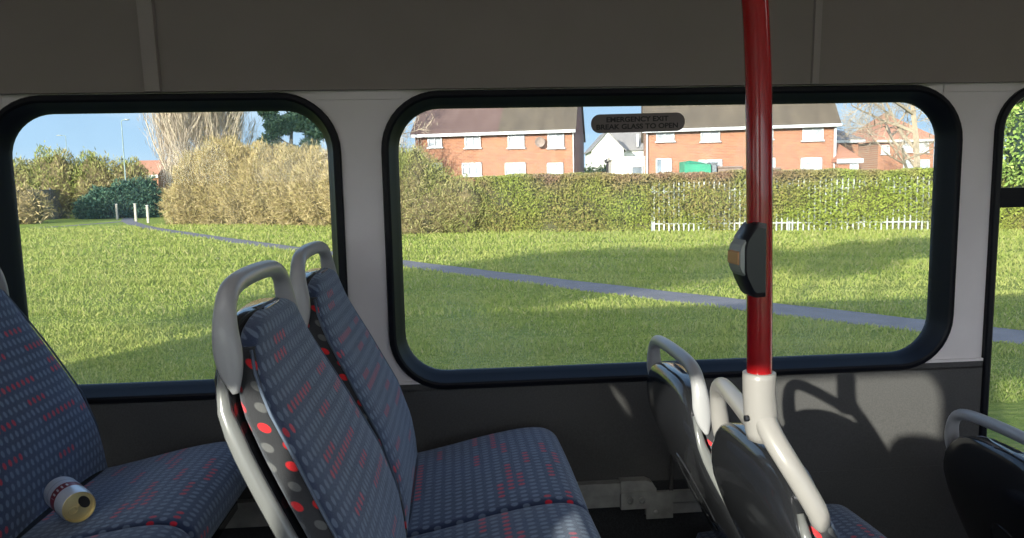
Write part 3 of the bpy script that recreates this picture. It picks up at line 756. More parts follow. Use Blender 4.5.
mb = MB(); mb.lathe([(0.0001, 0), (0.0082, 0), (0.0082, 0.0003), (0.0001, 0.0003)], 20, lambda a, b, c: (0.0115+a*1.05, b*1.5, Lc-0.0042+c)); mb.build('opening', M['ink'], o)
mb = MB(); ring = [(-0.010+0.0075*math.cos(t_), 0.006*math.sin(t_), Lc-0.0022) for t_ in np.linspace(0, 2*PI, 21)]
mb.tube(ring, 0.0013, 6, cap=False); mb.box(-0.006, 0.003, -0.004, 0.004, Lc-0.003, Lc-0.0018); mb.build('ring_pull', gold, o, True)
ax = Vector((0.66, -0.75, 0.0)).normalized()        # from base towards the lid
zc = EZ - 0.579 + R_
end = Vector(tuple(G(79, 507, zc)))
can.location = end - ax*Lc
can.rotation_euler = (ax.to_track_quat('Z', 'Y') @ Matrix.Rotation(CANSPIN, 3, 'Z').to_quaternion()).to_euler()


# ================================================================== outside
rs = np.random.RandomState(7)
# ground and paths
mb = MB(); nx = 24
mb.add([(-260, -90, 0), (260, -90, 0), (260, 330, 0), (-260, 330, 0)], [(0, 1, 2, 3)]); struct(mb.build('ground', M['grass']))
def ribbon(name, pts, wd, z, mt):
    P = smooth_path([(x, y, z) for x, y in pts], 10); V = []
    for i, p in enumerate(P):
        t = P[min(i+1, len(P)-1)]-P[max(i-1, 0)]; t = t/np.linalg.norm(t); nn = np.array([-t[1], t[0], 0])
        w_ = wd*(1+0.05*math.sin(i*1.7)); V += [p+nn*w_/2, p-nn*w_/2, p+nn*w_/2-np.array([0, 0, .05]), p-nn*w_/2-np.array([0, 0, .05])]
    Fs = []
    for i in range(len(P)-1): a = 4*i; Fs += [(a, a+1, a+5, a+4), (a+1, a+3, a+7, a+5), (a+2, a, a+4, a+6)]
    return mesh(name, V, Fs, mt)
PATHPTS = [(-31, 76), (-27.1, 66.2), (-20, 51.5), (-12.35, 38.4), (-6.1, 28.2), (-1.3, 20.62), (2.85, 14.4), (6.3, 9.5), (9.2, 5.3), (12, 1)]
path = ribbon('footpath', PATHPTS, 0.95, 0.012, M['tarmac'])
struct(path)
struct(ribbon('footpath', [(-45, 47), (-36, 50.5), (-29.3, 54.2), (-27.5, 60), (-27, 66)], 0.9, 0.008, M['tarmac']))
mb = MB(); mb.add([(-60, -4.2, .015), (60, -4.2, .015), (60, 3.6, .015), (-60, 3.6, .015)], [(0, 1, 2, 3)]); struct(mb.build('road', M['tarmac']))

# ---- vegetation
def cards(P, A, L, Wd, nseg=1):
    """one small leaf or twig blade per point: P centres, A directions, L lengths, Wd widths"""
    n = len(P); A = A/np.linalg.norm(A, axis=1)[:, None]
    B = np.cross(A, rs.normal(size=(n, 3))); B /= np.linalg.norm(B, axis=1)[:, None]
    a = A*(L/2)[:, None]; b = B*(Wd/2)[:, None]
    V = np.stack([P-a-b*.6, P-a*.1-b, P+a, P-a*.1+b], 1).reshape(-1, 3)
    Fi = np.arange(4*n).reshape(n, 4)
    return V, Fi
def fastmesh(name, V, Fi, mt, parent=None):
    me = bpy.data.meshes.new(name); n = len(Fi)
    me.vertices.add(len(V)); me.vertices.foreach_set('co', V.astype(np.float32).ravel())
    me.loops.add(4*n); me.loops.foreach_set('vertex_index', Fi.astype(np.int32).ravel())
    me.polygons.add(n); me.polygons.foreach_set('loop_start', np.arange(0, 4*n, 4, dtype=np.int32)); 
    me.update(calc_edges=True); me.validate(); me.materials.append(mt)
    o = bpy.data.objects.new(name, me); C.objects.link(o)
    if parent: o.parent = parent
    return o
def in_blob(n, c, r, shell=0.5):
    d = rs.normal(size=(n, 3)); d /= np.linalg.norm(d, axis=1)[:, None]
    q = 1-(1-shell)*rs.rand(n)**1.5; q = np.where(rs.rand(n) < .09, q*(1+.22*rs.rand(n)), q)
    q = q*(1+.05*np.sin(d[:, 0]*9+c[0]*3)+.05*np.sin(d[:, 2]*11+d[:, 0]*5))
    return np.array(c)+d*q[:, None]*np.array(r), d
def lump(c, r, seed=0, nu=20, nv=12):
    V = []; g = np.random.RandomState(seed); ph = g.rand(6)*6
    for i in range(nv+1):
        for j in range(nu):
            t, p = PI*i/nv, 2*PI*j/nu; k_ = 1+0.10*math.sin(3*p+ph[0])+0.08*math.sin(5*p+ph[1]+t*4)+0.08*math.cos(4*t+ph[2])
            V.append((c[0]+r[0]*k_*math.sin(t)*math.cos(p), c[1]+r[1]*k_*math.sin(t)*math.sin(p), c[2]+r[2]*k_*math.cos(t)))
    return V, [(i*nu+j, i*nu+(j+1) % nu, (i+1)*nu+(j+1) % nu, (i+1)*nu+j) for i in range(nv) for j in range(nu)]
def bush(name, label, cat, base, blobs, mt, core, n, L, Wd, up=0.4, group=None, extra=None, shell=0.55, trunk=True):
    """blobs: (dx, dy, z, rx, ry, rz) around the base"""
    root = empty(name, base, label, cat, group)
    vol = np.array([b[3]*b[5] for b in blobs]); cnt = (n*vol/vol.sum()).astype(int)
    VV = []; FF = []; off = 0
    for b, k_ in zip(blobs, cnt):
        P, d = in_blob(k_, b[:3], b[3:], shell)
        ok = P[:, 2] > 0.02; P, d = P[ok], d[ok]
        A = d*0.7+rs.normal(size=P.shape)*0.6; A[:, 2] += up
        V, Fi = cards(P, A, L*(0.5+rs.rand(len(P))), Wd*(0.6+0.8*rs.rand(len(P)))); VV.append(V); FF.append(Fi+off); off += len(V)
    fastmesh('foliage', np.concatenate(VV), np.concatenate(FF), mt, root)
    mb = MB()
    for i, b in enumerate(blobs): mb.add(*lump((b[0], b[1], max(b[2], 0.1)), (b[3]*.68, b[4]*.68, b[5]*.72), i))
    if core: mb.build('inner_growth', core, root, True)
    if trunk:
        mb = MB()
        for b in blobs[:3]: mb.tube([(b[0]*.3, b[1]*.3, -0.02), (b[0]*.6, b[1]*.6, b[2]*.5), (b[0], b[1], b[2])], [0.10, 0.07, 0.04], 6)
        mb.build('stem', M['bark'], root)
    return root
def hedge_line(name, label, A, B, h, th, mt, core, n, L, Wd, hvar=0.08, group=None, cat='hedge'):
    A = np.array([A[0], A[1], 0.]); B = np.array([B[0], B[1], 0.]); D = B-A; ln = np.linalg.norm(D); D /= ln; Q = np.array([-D[1], D[0], 0])
    root = empty(name, (A+B)/2, label, cat, group); base = -(B-A)/2
    t = rs.rand(n)*ln
    kx = rs.rand(4)*6
    def hh(t): return (h[0]+(h[1]-h[0])*t/ln)*(1+hvar*(np.sin(t*0.7+kx[0])*.5+np.sin(t*1.9+kx[1])*.35+np.sin(t*4.7+kx[2])*.25))
    H = hh(t); face = rs.rand(n)
    z = np.where(face < .72, rs.rand(n)**1.15*H, H*(0.93+0.09*rs.rand(n)))
    bul = th/2*(np.interp(z/H, [0, .12, .3, .8, 1], [.60, .68, 1.02, .90, .66])+0.12*np.sin(t*1.3+z*2)+0.06*np.sin(t*3.1))
    s = np.where(face < .72, np.where(rs.rand(n) < .8, -1, 1)*bul*(0.86+.18*rs.rand(n)), (rs.rand(n)*2-1)*bul)
    P = base+D*t[:, None]+Q*s[:, None]; P[:, 2] = z
    Ad = rs.normal(size=P.shape)*0.7; Ad[:, 2] += 0.5; Ad += Q*np.sign(s)[:, None]*.4
    V, Fi = cards(P, Ad, L*(0.5+rs.rand(n)), Wd*(0.6+.8*rs.rand(n))); fastmesh('foliage', V, Fi, mt, root)
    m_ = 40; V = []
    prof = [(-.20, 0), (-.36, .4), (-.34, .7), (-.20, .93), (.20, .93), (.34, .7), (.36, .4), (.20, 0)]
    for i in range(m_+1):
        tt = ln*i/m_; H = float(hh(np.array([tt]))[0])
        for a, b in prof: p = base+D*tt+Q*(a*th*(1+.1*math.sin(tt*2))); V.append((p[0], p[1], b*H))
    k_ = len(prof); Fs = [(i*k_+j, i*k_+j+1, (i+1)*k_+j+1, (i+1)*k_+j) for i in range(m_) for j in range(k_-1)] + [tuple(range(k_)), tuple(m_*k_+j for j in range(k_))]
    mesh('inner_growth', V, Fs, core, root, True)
    return root
def bare_tree(name, label, base, h, spread, seed, mt, depth=5, r0=0.16, nb=4, upw=0.5, first=0.25, twigs=None, group=None, tm=None, crown=None):
    g = np.random.RandomState(seed); root = empty(name, base, label, 'tree', group); mb = MB(); tips = []
    def grow(p, d, ln, r, k_):
        q = p.copy(); pts = [p.copy()]; 
        for i in range(3): d = d+g.normal(size=3)*0.10; d /= np.linalg.norm(d); q = q+d*ln/3; pts.append(q.copy())
        mb.tube(pts, [r, r*.85, r*.72, r*.55], 5 if k_ > 1 else 4, cap=False)
        if k_ <= 2: tips.append((pts[2], d)); tips.append((pts[3], d))
        if k_ == 0: return
        for i in range(nb if k_ < depth else nb+2):
            t = g.rand()*.6+.4 if k_ < depth else first+(1-first)*(i+.5)/(nb+2)
            j = min(2, int(t*3)); s = pts[j]+(pts[j+1]-pts[j])*(t*3-j)
            e_ = g.normal(size=3); e_ -= d*np.dot(e_, d); e_ /= np.linalg.norm(e_)
            dd = d*(1-spread*.6)+e_*spread*(.7+.6*g.rand()); dd[2] += upw*.35; dd /= np.linalg.norm(dd)
            grow(s, dd, ln*(.55+.2*g.rand())*(1.0 if k_ < depth else .8), max(r*.5, .012), k_-1)
    grow(np.zeros(3), np.array([0, 0, 1.]), h*.62, r0, depth)
    mb.build('branches', mt, root)
    if twigs:
        n, L, Wd = twigs; T = np.array([t[0] for t in tips]); Dd = np.array([t[1] for t in tips]); i = rs.randint(0, len(T), n)
        A = Dd[i]+rs.normal(size=(n, 3))*.45; A[:, 2] += upw*.6; P = T[i]+rs.normal(size=(n, 3))*L*.5
        V, Fi = cards(P, A, L*(.5+rs.rand(n)), np.full(n, Wd)); fastmesh('twigs', V, Fi, tm or mt, root)
    return root

# long hedge behind the grass, and the tan shrubs left of it
HA, HB = np.array([1.2, 35.2, 0]), np.array([25.0, 26.0, 0])
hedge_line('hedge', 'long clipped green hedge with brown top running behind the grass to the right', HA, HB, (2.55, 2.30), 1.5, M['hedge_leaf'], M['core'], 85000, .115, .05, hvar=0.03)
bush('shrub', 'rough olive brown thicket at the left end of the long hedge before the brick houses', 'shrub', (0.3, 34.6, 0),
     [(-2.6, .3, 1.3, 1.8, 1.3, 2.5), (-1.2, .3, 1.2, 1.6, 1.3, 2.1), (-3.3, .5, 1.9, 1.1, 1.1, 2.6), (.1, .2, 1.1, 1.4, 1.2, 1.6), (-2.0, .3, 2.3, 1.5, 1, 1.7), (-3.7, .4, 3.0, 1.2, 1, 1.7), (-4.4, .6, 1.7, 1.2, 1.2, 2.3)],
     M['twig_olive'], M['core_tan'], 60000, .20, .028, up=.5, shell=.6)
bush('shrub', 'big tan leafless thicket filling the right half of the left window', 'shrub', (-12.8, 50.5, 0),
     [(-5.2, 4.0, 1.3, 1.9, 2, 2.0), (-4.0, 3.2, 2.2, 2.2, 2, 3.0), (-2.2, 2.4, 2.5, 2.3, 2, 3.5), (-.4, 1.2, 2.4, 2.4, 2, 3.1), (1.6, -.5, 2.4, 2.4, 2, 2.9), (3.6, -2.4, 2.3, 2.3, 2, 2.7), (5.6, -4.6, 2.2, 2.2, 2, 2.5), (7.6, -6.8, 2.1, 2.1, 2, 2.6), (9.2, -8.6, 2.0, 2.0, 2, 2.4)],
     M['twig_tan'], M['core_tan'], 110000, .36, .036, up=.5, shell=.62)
bush('shrub', 'pale brown scrubby bush at the far left edge of the left window', 'shrub', (-37.0, 64.0, 0),
     [(-3.5, 0, 1.6, 2.6, 2, 3.2), (-.6, .5, 1.5, 2.4, 2, 2.6), (2.2, 1, 1.3, 2.2, 2, 1.9), (-6, -1, 2, 2.4, 2, 3.6)], M['twig_tan'], M['core_tan'], 14000, .42, .07, up=.5)
bush('shrub', 'tall olive bush behind the dark conifer, left of the lamp post', 'shrub', (-34.5, 80.0, 0),
     [(-5, 0, 3.2, 3.0, 2, 4.0), (-1.5, .5, 3.0, 2.8, 2, 3.7), (1.8, 1, 2.8, 2.5, 2, 3.3), (-8, 0, 2.8, 2.6, 2, 3.4)], M['twig_olive'], M['core_tan'], 18000, .5, .09, up=.6)
bush('conifer_bush', 'low dark blue-green evergreen bush just left of the lamp post', 'bush', (-30.6, 75.5, 0),
     [(-2.4, 0, 1.2, 1.9, 1.5, 1.9), (-.3, .3, 1.6, 2.1, 1.6, 2.2), (1.5, .3, 1.7, 1.6, 1.4, 2.1), (-3.9, .2, .8, 1.4, 1.2, 1.4)], M['leaf_dark'], M['core_dark'], 16000, .26, .12, up=.1)
bush('evergreen_hedge', 'dark evergreen clump behind the three bollards', 'bush', (-26.0, 79.0, 0),
     [(-1.0, 0, 1.5, 1.5, 1.3, 2.0), (.8, 0, 1.5, 1.5, 1.3, 2.1), (2.4, 0, 1.4, 1.3, 1.2, 1.9)], M['leaf_dark'], M['core_dark'], 8000, .3, .14, up=.1)
bush('shrub', 'green rounded shrub behind the hedge, between the two brick houses', 'shrub', tuple(G(590, 212)[:2])+(0,),
     [(-1.6, 0, 2.0, 1.3, 1, 1.2), (0, 0, 2.2, 1.6, 1, 1.4), (1.5, 0, 2.2, 1.5, 1, 1.55), (-2.9, 0, 1.7, 1.1, 1, 1.1)], M['leaf_green'], M['core_dark'], 9000, .2, .11, up=.2)
bush('ivy_tree', 'sunlit ivy-clad tree seen through the narrow right window', 'tree', (21.0, 26.0, 0),
     [(-.2, 0, 3.4, 1.3, 1.3, 1.7), (.5, 0, 4.8, 1.6, 1.4, 1.6), (1.4, 0, 3.0, 1.6, 1.3, 1.8), (.9, 0, 6.2, 1.5, 1.4, 1.3)], M['leaf_ivy'], M['core_dark'], 16000, .17, .10, up=.1)
# evergreen tree against the sky
bt = at(289, 120, 96)
o = bush('pine_tree', 'tall dark green pine with gaps against the sky behind the tan thicket', 'tree', (bt[0], bt[1], 0),
     [(-2.6, 0, 8.4, 1.5, 1.4, 1.2), (-1.2, 0, 10.6, 1.9, 1.6, 1.4), (1.4, 0, 11.2, 2.2, 1.6, 1.4), (0, 0, 7.0, 1.9, 1.5, 1.2), (3.4, 0, 9.8, 1.7, 1.5, 1.1), (2.4, 0, 8.2, 1.3, 1.2, .8), (-2.6, 0, 12.4, 1.2, 1.2, .9), (0.3, 0, 13.4, 1.3, 1.2, .9), (4.4, 0, 13.4, 1.4, 1.3, 1.0), (-.3, 0, 15.0, 1.8, 1.4, 1.1), (2.8, 0, 15.6, 1.6, 1.4, 1.1)], M['leaf_pine'], None, 15000, .50, .2, up=.2, shell=.35, trunk=False)
mb = MB(); mb.tube([(0.3, 0, 0), (0, 0, 7), (.4, 0, 12), (.8, 0, 16)], [.35, .25, .16, .05], 8)
for x, z, x2, z2 in ((0.1, 8, -2.8, 9.4), (.3, 10, 3.6, 12), (.3, 9.5, -2.6, 11.3), (.5, 12, 4.6, 14), (.4, 11.6, -1.6, 13.4)): mb.tube([(x, 0, z), ((x+x2)/2, 0, (z+z2)/2+.3), (x2, 0, z2)], [.12, .09, .04], 6)
mb.build('trunk', M['timber_dark'], o)
# poplars: pale upright leafless whips
def poplar(label, px, dist, h, seed, n=5200):
    b = at(px, 190, dist); root = empty('poplar_tree', (b[0], b[1], 0), label, 'tree', 'leafless poplars behind the tan thicket')
    g = np.random.RandomState(seed); mb = MB(); P = []; A = []
    for i in range(26):
        t = g.rand()*2*PI; z0 = h*(.12+.5*g.rand()); r = h*.14*g.rand()**.6
        top = np.array([math.cos(t)*r*1.5, math.sin(t)*r*1.5, min(h, z0+h*(.35+.3*g.rand()))]); p0 = np.array([0, 0, z0]); mid = p0+(top-p0)*.45+np.array([math.cos(t), math.sin(t), 0])*r*.15
        mb.tube([p0, mid, top], [.09, .06, .025], 4, cap=False)
        k_ = n//26; s = g.rand(k_); q = p0*(1-s[:, None])**2+2*mid*(s*(1-s))[:, None]+top*(s**2)[:, None]
        P.append(q+g.normal(size=q.shape)*np.array([.4, .4, .5])); A.append(g.normal(size=q.shape)*.22+(top-p0)/np.linalg.norm(top-p0))
    mb.tube([(0, 0, 0), (0, 0, h*.5), (0, 0, h)], [.28, .17, .04], 6); mb.build('branches', M['bark_pale'], root)
    P = np.concatenate(P); A = np.concatenate(A); V, Fi = cards(P, A, 1.1*(.5+g.rand(len(P))), np.full(len(P), .040)); fastmesh('twigs', V, Fi, M['twig_pale'], root)
poplar('leafless pale poplar, leftmost of the group behind the tan thicket', 172, 84, 15.5, 1)
poplar('leafless pale poplar second from the left behind the tan thicket', 188, 82, 17, 2)
poplar('leafless pale poplar in the middle of the group behind the tan thicket', 204, 86, 17, 3)
poplar('leafless pale poplar second from the right behind the tan thicket', 219, 84, 17, 4)
poplar('leafless pale poplar, rightmost of the group, nearest the pine', 234, 88, 16.5, 5)
b = at(910, 190, 40)
bare_tree('bare_tree', 'leafless branching tree at the right end of the large window', (b[0], b[1], 0), 9.5, .75, 11, M['bark'], depth=5, r0=.20, nb=3, upw=.5, first=.2, twigs=(4000, .45, .013), tm=M['bark'])
b = at(395, 190, 40)
bare_tree('bare_tree', 'slender leafless sapling rising from the olive thicket at the left of the large window', (b[0], b[1], 0), 6.6, .6, 12, M['bark_pale'], depth=4, r0=.10, nb=4, upw=.6, first=.3, twigs=(3000, .35, .02), tm=M['twig_pale'])

# ---- lamp posts, bollards, fences
def lamp(label, base, h, arm):
    root = empty('street_lamp', base, label, 'street lamp', 'street lamps by the path')
    MB().tube([(0, 0, 0), (0, 0, 1.3), (0, 0, 1.35), (0, 0, h)], [.11, .11, .07, .045], 10).build('post', M['lamp_post'], root, True)
    MB().tube(smooth_path([(0, 0, h-.05), (arm*.2, 0, h+.06), (arm*.7, 0, h+.10)], 4), .035, 6).build('arm', M['lamp_post'], root, True)
    mb = MB(); mb.tube([(arm*.55, 0, h+.10), (arm*.7, 0, h+.12), (arm*1.3, 0, h+.12), (arm*1.5, 0, h+.09)], [(.03, .03), (.07, .13), (.07, .13), (.03, .05)], 10); mb.build('lamp_head', M['galv'], root, True)
g = G(128.5, 218); lamp('pale green street lamp standing beside the bollards', g, 9.2, .5)
g = at(70, 190, 118); lamp('thin distant street lamp rising above the bushes at far left', (g[0], g[1], 0), 11.6, -.9)
for px, py, hh, lab in ((117.5, 219.5, 1.35, 'short grey bollard left of the street lamp'), (136.2, 221.5, 1.4, 'grey post bollard right of the street lamp at the path edge'), (148.4, 223, 1.3, 'rightmost grey bollard next to the tan thicket')):
    g = G(px, py); rt = empty('bollard', g, lab, 'bollard', 'bollards across the path')
    mb = MB(); mb.bbox(-.085, .085, -.085, .085, 0, hh, .025); mb.build('post', M['timber'], rt); mb = MB(); mb.bbox(-.10, .10, -.10, .10, hh, hh+.06, .02); mb.build('cap', M['kerb'], rt)
# palisade fence in front of the hedge's right part
HD = (HB-HA)/np.linalg.norm(HB-HA); HQ = np.array([-HD[1], HD[0], 0]); A = HA+HD*8.0-HQ*.50; B = HA+HD*20.3-HQ*.50; fc = empty('palisade_fence', (A+B)/2, 'pale steel palisade fence standing along the foot of the long hedge', 'fence')
D = B-A; ln = np.linalg.norm(D); D /= ln; Q = np.array([-D[1], D[0], 0]); base = -(B-A)/2
npal = int(ln/.205)
for i in range(min(npal, 100)):
    p = base+D*(.1+i*.205)
    mb = MB(); a = [(-.034, .0), (-.022, -.018), (.022, -.018), (.034, 0)]
    V = [];
    for z in (0.03, 1.92): V += [(p[0]+D[0]*u+Q[0]*v, p[1]+D[1]*u+Q[1]*v, z) for u, v in a]
    for u, z in ((-.026, 2.03), (0, 2.10), (.026, 2.03)): V.append((p[0]+D[0]*u, p[1]+D[1]*u-.01, z))
    mb.add(V, [(0, 1, 5, 4), (1, 2, 6, 5), (2, 3, 7, 6), (4, 5, 8), (5, 6, 9), (5, 9, 8), (6, 10, 9), (6, 7, 10)]); mb.build('pale', M['galv'], fc)
for z in (.32, 1.68):
    mb = MB(); V = []
    for t in (0, ln): 
        for v, dz in ((.0, 0), (.05, 0), (.05, .05), (0, .05)): q = base+D*t+Q*v; V.append((q[0], q[1], z+dz))
    mb.add(V, [(0, 1, 2, 3), (4, 7, 6, 5), (0, 4, 5, 1), (1, 5, 6, 2), (2, 6, 7, 3), (3, 7, 4, 0)]); mb.build('fence_rail', M['galv'], fc)
for i in range(0, int(ln/2.75)+1):
    q = base+D*min(ln, i*2.75)+Q*.07; mb = MB(); mb.box(q[0]-.04, q[0]+.04, q[1]-.05, q[1]+.03, 0, 1.95); mb.build('fence_post', M['galv'], fc)
# dark board fence at the far left
A = at(14, 190, 70); B = at(66, 190, 76); A[2] = B[2] = 0; fl = empty('board_fence', (A+B)/2, 'dark upright board fence between the bushes at far left', 'fence')
D = B-A; ln = np.linalg.norm(D); D /= ln; base = -(B-A)/2; mb = MB(); n = int(ln/.16)
for i in range(n):
    p = base+D*(i*.16); q = p+D*.13; mb.add([(p[0], p[1], 0), (q[0], q[1], 0), (q[0], q[1], 2.9), (p[0], p[1], 2.9), (p[0], p[1]+.03, 0), (q[0], q[1]+.03, 0), (q[0], q[1]+.03, 2.9), (p[0], p[1]+.03, 2.9)], [(0, 1, 2, 3), (4, 7, 6, 5), (0, 3, 7, 4), (1, 5, 6, 2), (3, 2, 6, 7)])
mb.build('boards', M['timber_dark'], fl)
for i in range(4): p = base+D*(ln*i/3); mb = MB(); mb.box(p[0]-.06, p[0]+.06, p[1]+.03, p[1]+.15, 0, 3.05); mb.build('fence_post', M['timber_dark'], fl)

# grass: short blades, denser near the bus
def turf():
    n = 400000; u = rs.rand(n); dist = 6.5*np.exp(u*math.log(52/6.5)); px = rs.rand(n)*1500-240
    D = F[None, :2]+RV[None, :2]*((px-512)/FPX)[:, None]; XY = D*dist[:, None]
    sc = dist/14.0; L = (.055+.05*rs.rand(n))*np.clip(sc, .75, 1.9); wd = .020*np.clip(sc, .6, 3)*(.6+.8*rs.rand(n))
    def wob(kx, ky, s_):
        g_ = np.random.RandomState(s_); o_ = 0
        for i in range(7): a_ = g_.rand()*6.28; b_ = (g_.rand()-.5)*.9; f_ = .6+g_.rand()*1.6; o_ = o_+np.sin(XY[:, 0]*kx*f_*math.cos(b_)+XY[:, 1]*ky*f_+a_+XY[:, 0]*ky*math.sin(b_)*.3)
        return o_/2.6
    L = L*np.clip(1+.38*wob(.9, 3.0, 3)+.22*wob(.3, .8, 4), .35, 1.9)
    P = np.column_stack([XY, L*.32]); cl = np.sin(XY[:, 0]*1.3+np.sin(XY[:, 1]*.9)*2)*np.sin(XY[:, 1]*1.7+XY[:, 0]*.4)
    keep = (rs.rand(n) < .75+.25*cl)
    ph = np.array([[p[0], p[1]] for p in smooth_path([(x, y, 0) for x, y in PATHPTS], 12)])
    dm = np.full(n, 1e9)
    for a, b in zip(ph[:-1], ph[1:]):
        ab = b-a; t = np.clip(((XY-a)@ab)/(ab@ab), 0, 1); dm = np.minimum(dm, np.linalg.norm(XY-a-t[:, None]*ab, axis=1))
    keep &= dm > .47; 
    hl = HA[1]+(XY[:, 0]-HA[0])*(HB[1]-HA[1])/(HB[0]-HA[0]); keep &= ~((XY[:, 0] > -4) & (XY[:, 1] > np.where(XY[:, 0] > 1, hl-.3, 35.5)))
    P, L, wd = P[keep], L[keep], wd[keep]; A = rs.normal(size=P.shape)*.55; A[:, 2] = 1
    V, Fi = cards(P, A, L, wd); o = fastmesh('grass_blades', V, Fi, M['blade']); return tag(o, 'short sunlit green grass covering the open field', 'grass', kind='stuff')
turf()
# trees on the sunny side of the road, behind the bus, whose shade crosses the grass
bush('roadside_tree', 'spreading tree on the far side of the road behind the bus', 'tree', (-17.7, -12.2, 0), [(0, 0, 8.6, 3.2, 3.0, 1.4), (-2.2, .5, 8.0, 2.0, 2, 1.1), (2.6, -.3, 9.0, 2.2, 2, 1.1)], M['leaf_green'], None, 9000, .4, .16, up=.2, shell=.2)
bush('roadside_tree', 'thin-crowned smaller tree across the road behind the bus', 'tree', (-9.0, -9.3, 0), [(0, 0, 8.2, 1.3, 1.4, 1.1), (1.8, 0, 8.8, 1.2, 1.2, .8)], M['leaf_green'], None, 2200, .4, .14, up=.2, shell=.1)

# ---- houses
class House:
    def __init__(s, name, label, px, dist, ang, wd, dp, eave, ridge, cat='house', group=None):
        b = at(px, 190, dist); s.o = np.array([b[0], b[1], 0]); s.a = math.radians(ang)
        s.dx = np.array([math.cos(s.a), math.sin(s.a), 0]); s.dy = np.array([-math.sin(s.a), math.cos(s.a), 0])
        s.root = empty(name, s.o, label, cat, group, s.a); s.w, s.d, s.e, s.r = wd, dp, eave, ridge
    def uz(s, x, y, off=0.0):
        d = ray(x, y); n = s.dy; t = np.dot(s.o+s.dy*off-CAM, n)/np.dot(d, n); P = CAM+d*t
        return float(np.dot(P-s.o, s.dx)), float(P[2])
    def walls(s, mt, sides=None, gable='x'):
        w_, d, e_, r = s.w, s.d, s.e, s.r
        if gable == 'x': V = [(0, 0, -.3), (w_, 0, -.3), (w_, d, -.3), (0, d, -.3), (0, 0, e_), (w_, 0, e_), (w_, d, e_), (0, d, e_), (0, d/2, r), (w_, d/2, r)]; Fs = [(0, 1, 5, 4), (2, 3, 7, 6), (3, 0, 4, 8, 7), (1, 2, 6, 9, 5)]
        elif gable == 'y': V = [(0, 0, -.3), (w_, 0, -.3), (w_, d, -.3), (0, d, -.3), (0, 0, e_), (w_, 0, e_), (w_, d, e_), (0, d, e_), (w_/2, 0, r), (w_/2, d, r)]; Fs = [(0, 1, 5, 8, 4), (2, 3, 7, 9, 6), (3, 0, 4, 7), (1, 2, 6, 5)]
        else: V = [(0, 0, -.3), (w_, 0, -.3), (w_, d, -.3), (0, d, -.3), (0, 0, e_), (w_, 0, e_), (w_, d, e_), (0, d, e_)]; Fs = [(0, 1, 5, 4), (2, 3, 7, 6), (3, 0, 4, 7), (1, 2, 6, 5), (4, 5, 6, 7)]
        return mesh('wall', V, Fs, mt, s.root)
    def roof(s, mt, u0=None, u1=None, gable='x', over=.35, th=.14, name='roof'):
        u0 = -.15 if u0 is None else u0; u1 = s.w+.15 if u1 is None else u1; e_, r, d = s.e, s.r, s.d; k_ = (r-e_)/(d/2)
        if gable == 'x':
            a = [(-over, e_-over*k_), (d/2, r), (d+over, e_-over*k_)]
            V = [(u, y, z+t) for u in (u0, u1) for t in (th, 0) for y, z in a]
            Fs = [(0, 1, 7, 6), (1, 2, 8, 7), (3, 9, 10, 4), (4, 10, 11, 5), (0, 6, 9, 3), (2, 5, 11, 8), (0, 3, 4, 1), (1, 4, 5, 2), (6, 7, 10, 9), (7, 8, 11, 10)]
        elif gable == 'y':
            k2 = (r-e_)/(s.w/2); a = [(-over, e_-over*k2), (s.w/2, r), (s.w+over, e_-over*k2)]
            V = [(x, v, z+t) for v in (-.25, d+.25) for t in (th, 0) for x, z in a]
            Fs = [(0, 6, 7, 1), (1, 7, 8, 2), (3, 4, 10, 9), (4, 5, 11, 10), (0, 3, 9, 6), (2, 8, 11, 5), (0, 1, 4, 3), (1, 2, 5, 4), (6, 9, 10, 7), (7, 10, 11, 8)]
        else:
            o_ = over; h = min(s.w, d)/2*.98
            V = [(-o_, -o_, e_), (s.w+o_, -o_, e_), (s.w+o_, d+o_, e_), (-o_, d+o_, e_), (h, d/2, r), (s.w-h, d/2, r)]
            V += [(x, y, z-th) for x, y, z in V[:4]]
            Fs = [(0, 1, 5, 4), (1, 2, 5), (2, 3, 4, 5), (3, 0, 4), (0, 6, 7, 1), (1, 7, 8, 2), (2, 8, 9, 3), (3, 9, 6, 0), (6, 9, 8, 7)]
        return mesh(name, V, Fs, mt, s.root)
    def win(s, x0, x1, y0, y1, mull=1, pane='pane_curtain', name='window', fr='upvc', t=.07, px=True):
        if px: u0, z1 = s.uz(x0, y0); u1, z0 = s.uz(x1, y1)
        else: u0, u1, z0, z1 = x0, x1, y0, y1
        mb = MB()
        mb.box(u0, u1, -.10, .02, z0, z0+t); mb.box(u0, u1, -.10, .02, z1-t, z1); mb.box(u0, u0+t, -.10, .02, z0, z1); mb.box(u1-t, u1, -.10, .02, z0, z1)
        for i in range(mull): c = u0+(u1-u0)*(i+1)/(mull+1); mb.box(c-t*.45, c+t*.45, -.10, .02, z0, z1)
        if mull: mb.box(u0, u1, -.095, .02, z1-(z1-z0)*.32-t*.35, z1-(z1-z0)*.32+t*.35)
        mb.box(u0-.06, u1+.06, -.15, .02, z0-.07, z0)
        f = mb.build(name, M[fr], s.root)
        mb = MB(); mb.box(u0+t*.5, u1-t*.5, -.035, .01, z0+t*.5, z1-t*.5); mb.build('pane', M[pane], f)
    def box(s, name, mt, *b):
        mb = MB(); mb.box(*b); return mb.build(name, mt, s.root)
    def pxbox(s, name, mt, x0, x1, y0, y1, d0=-.12, d1=0.02):
        u0, z1 = s.uz(x0, y0); u1, z0 = s.uz(x1, y1); return s.box(name, mt, u0, u1, d0, d1, z0, z1)

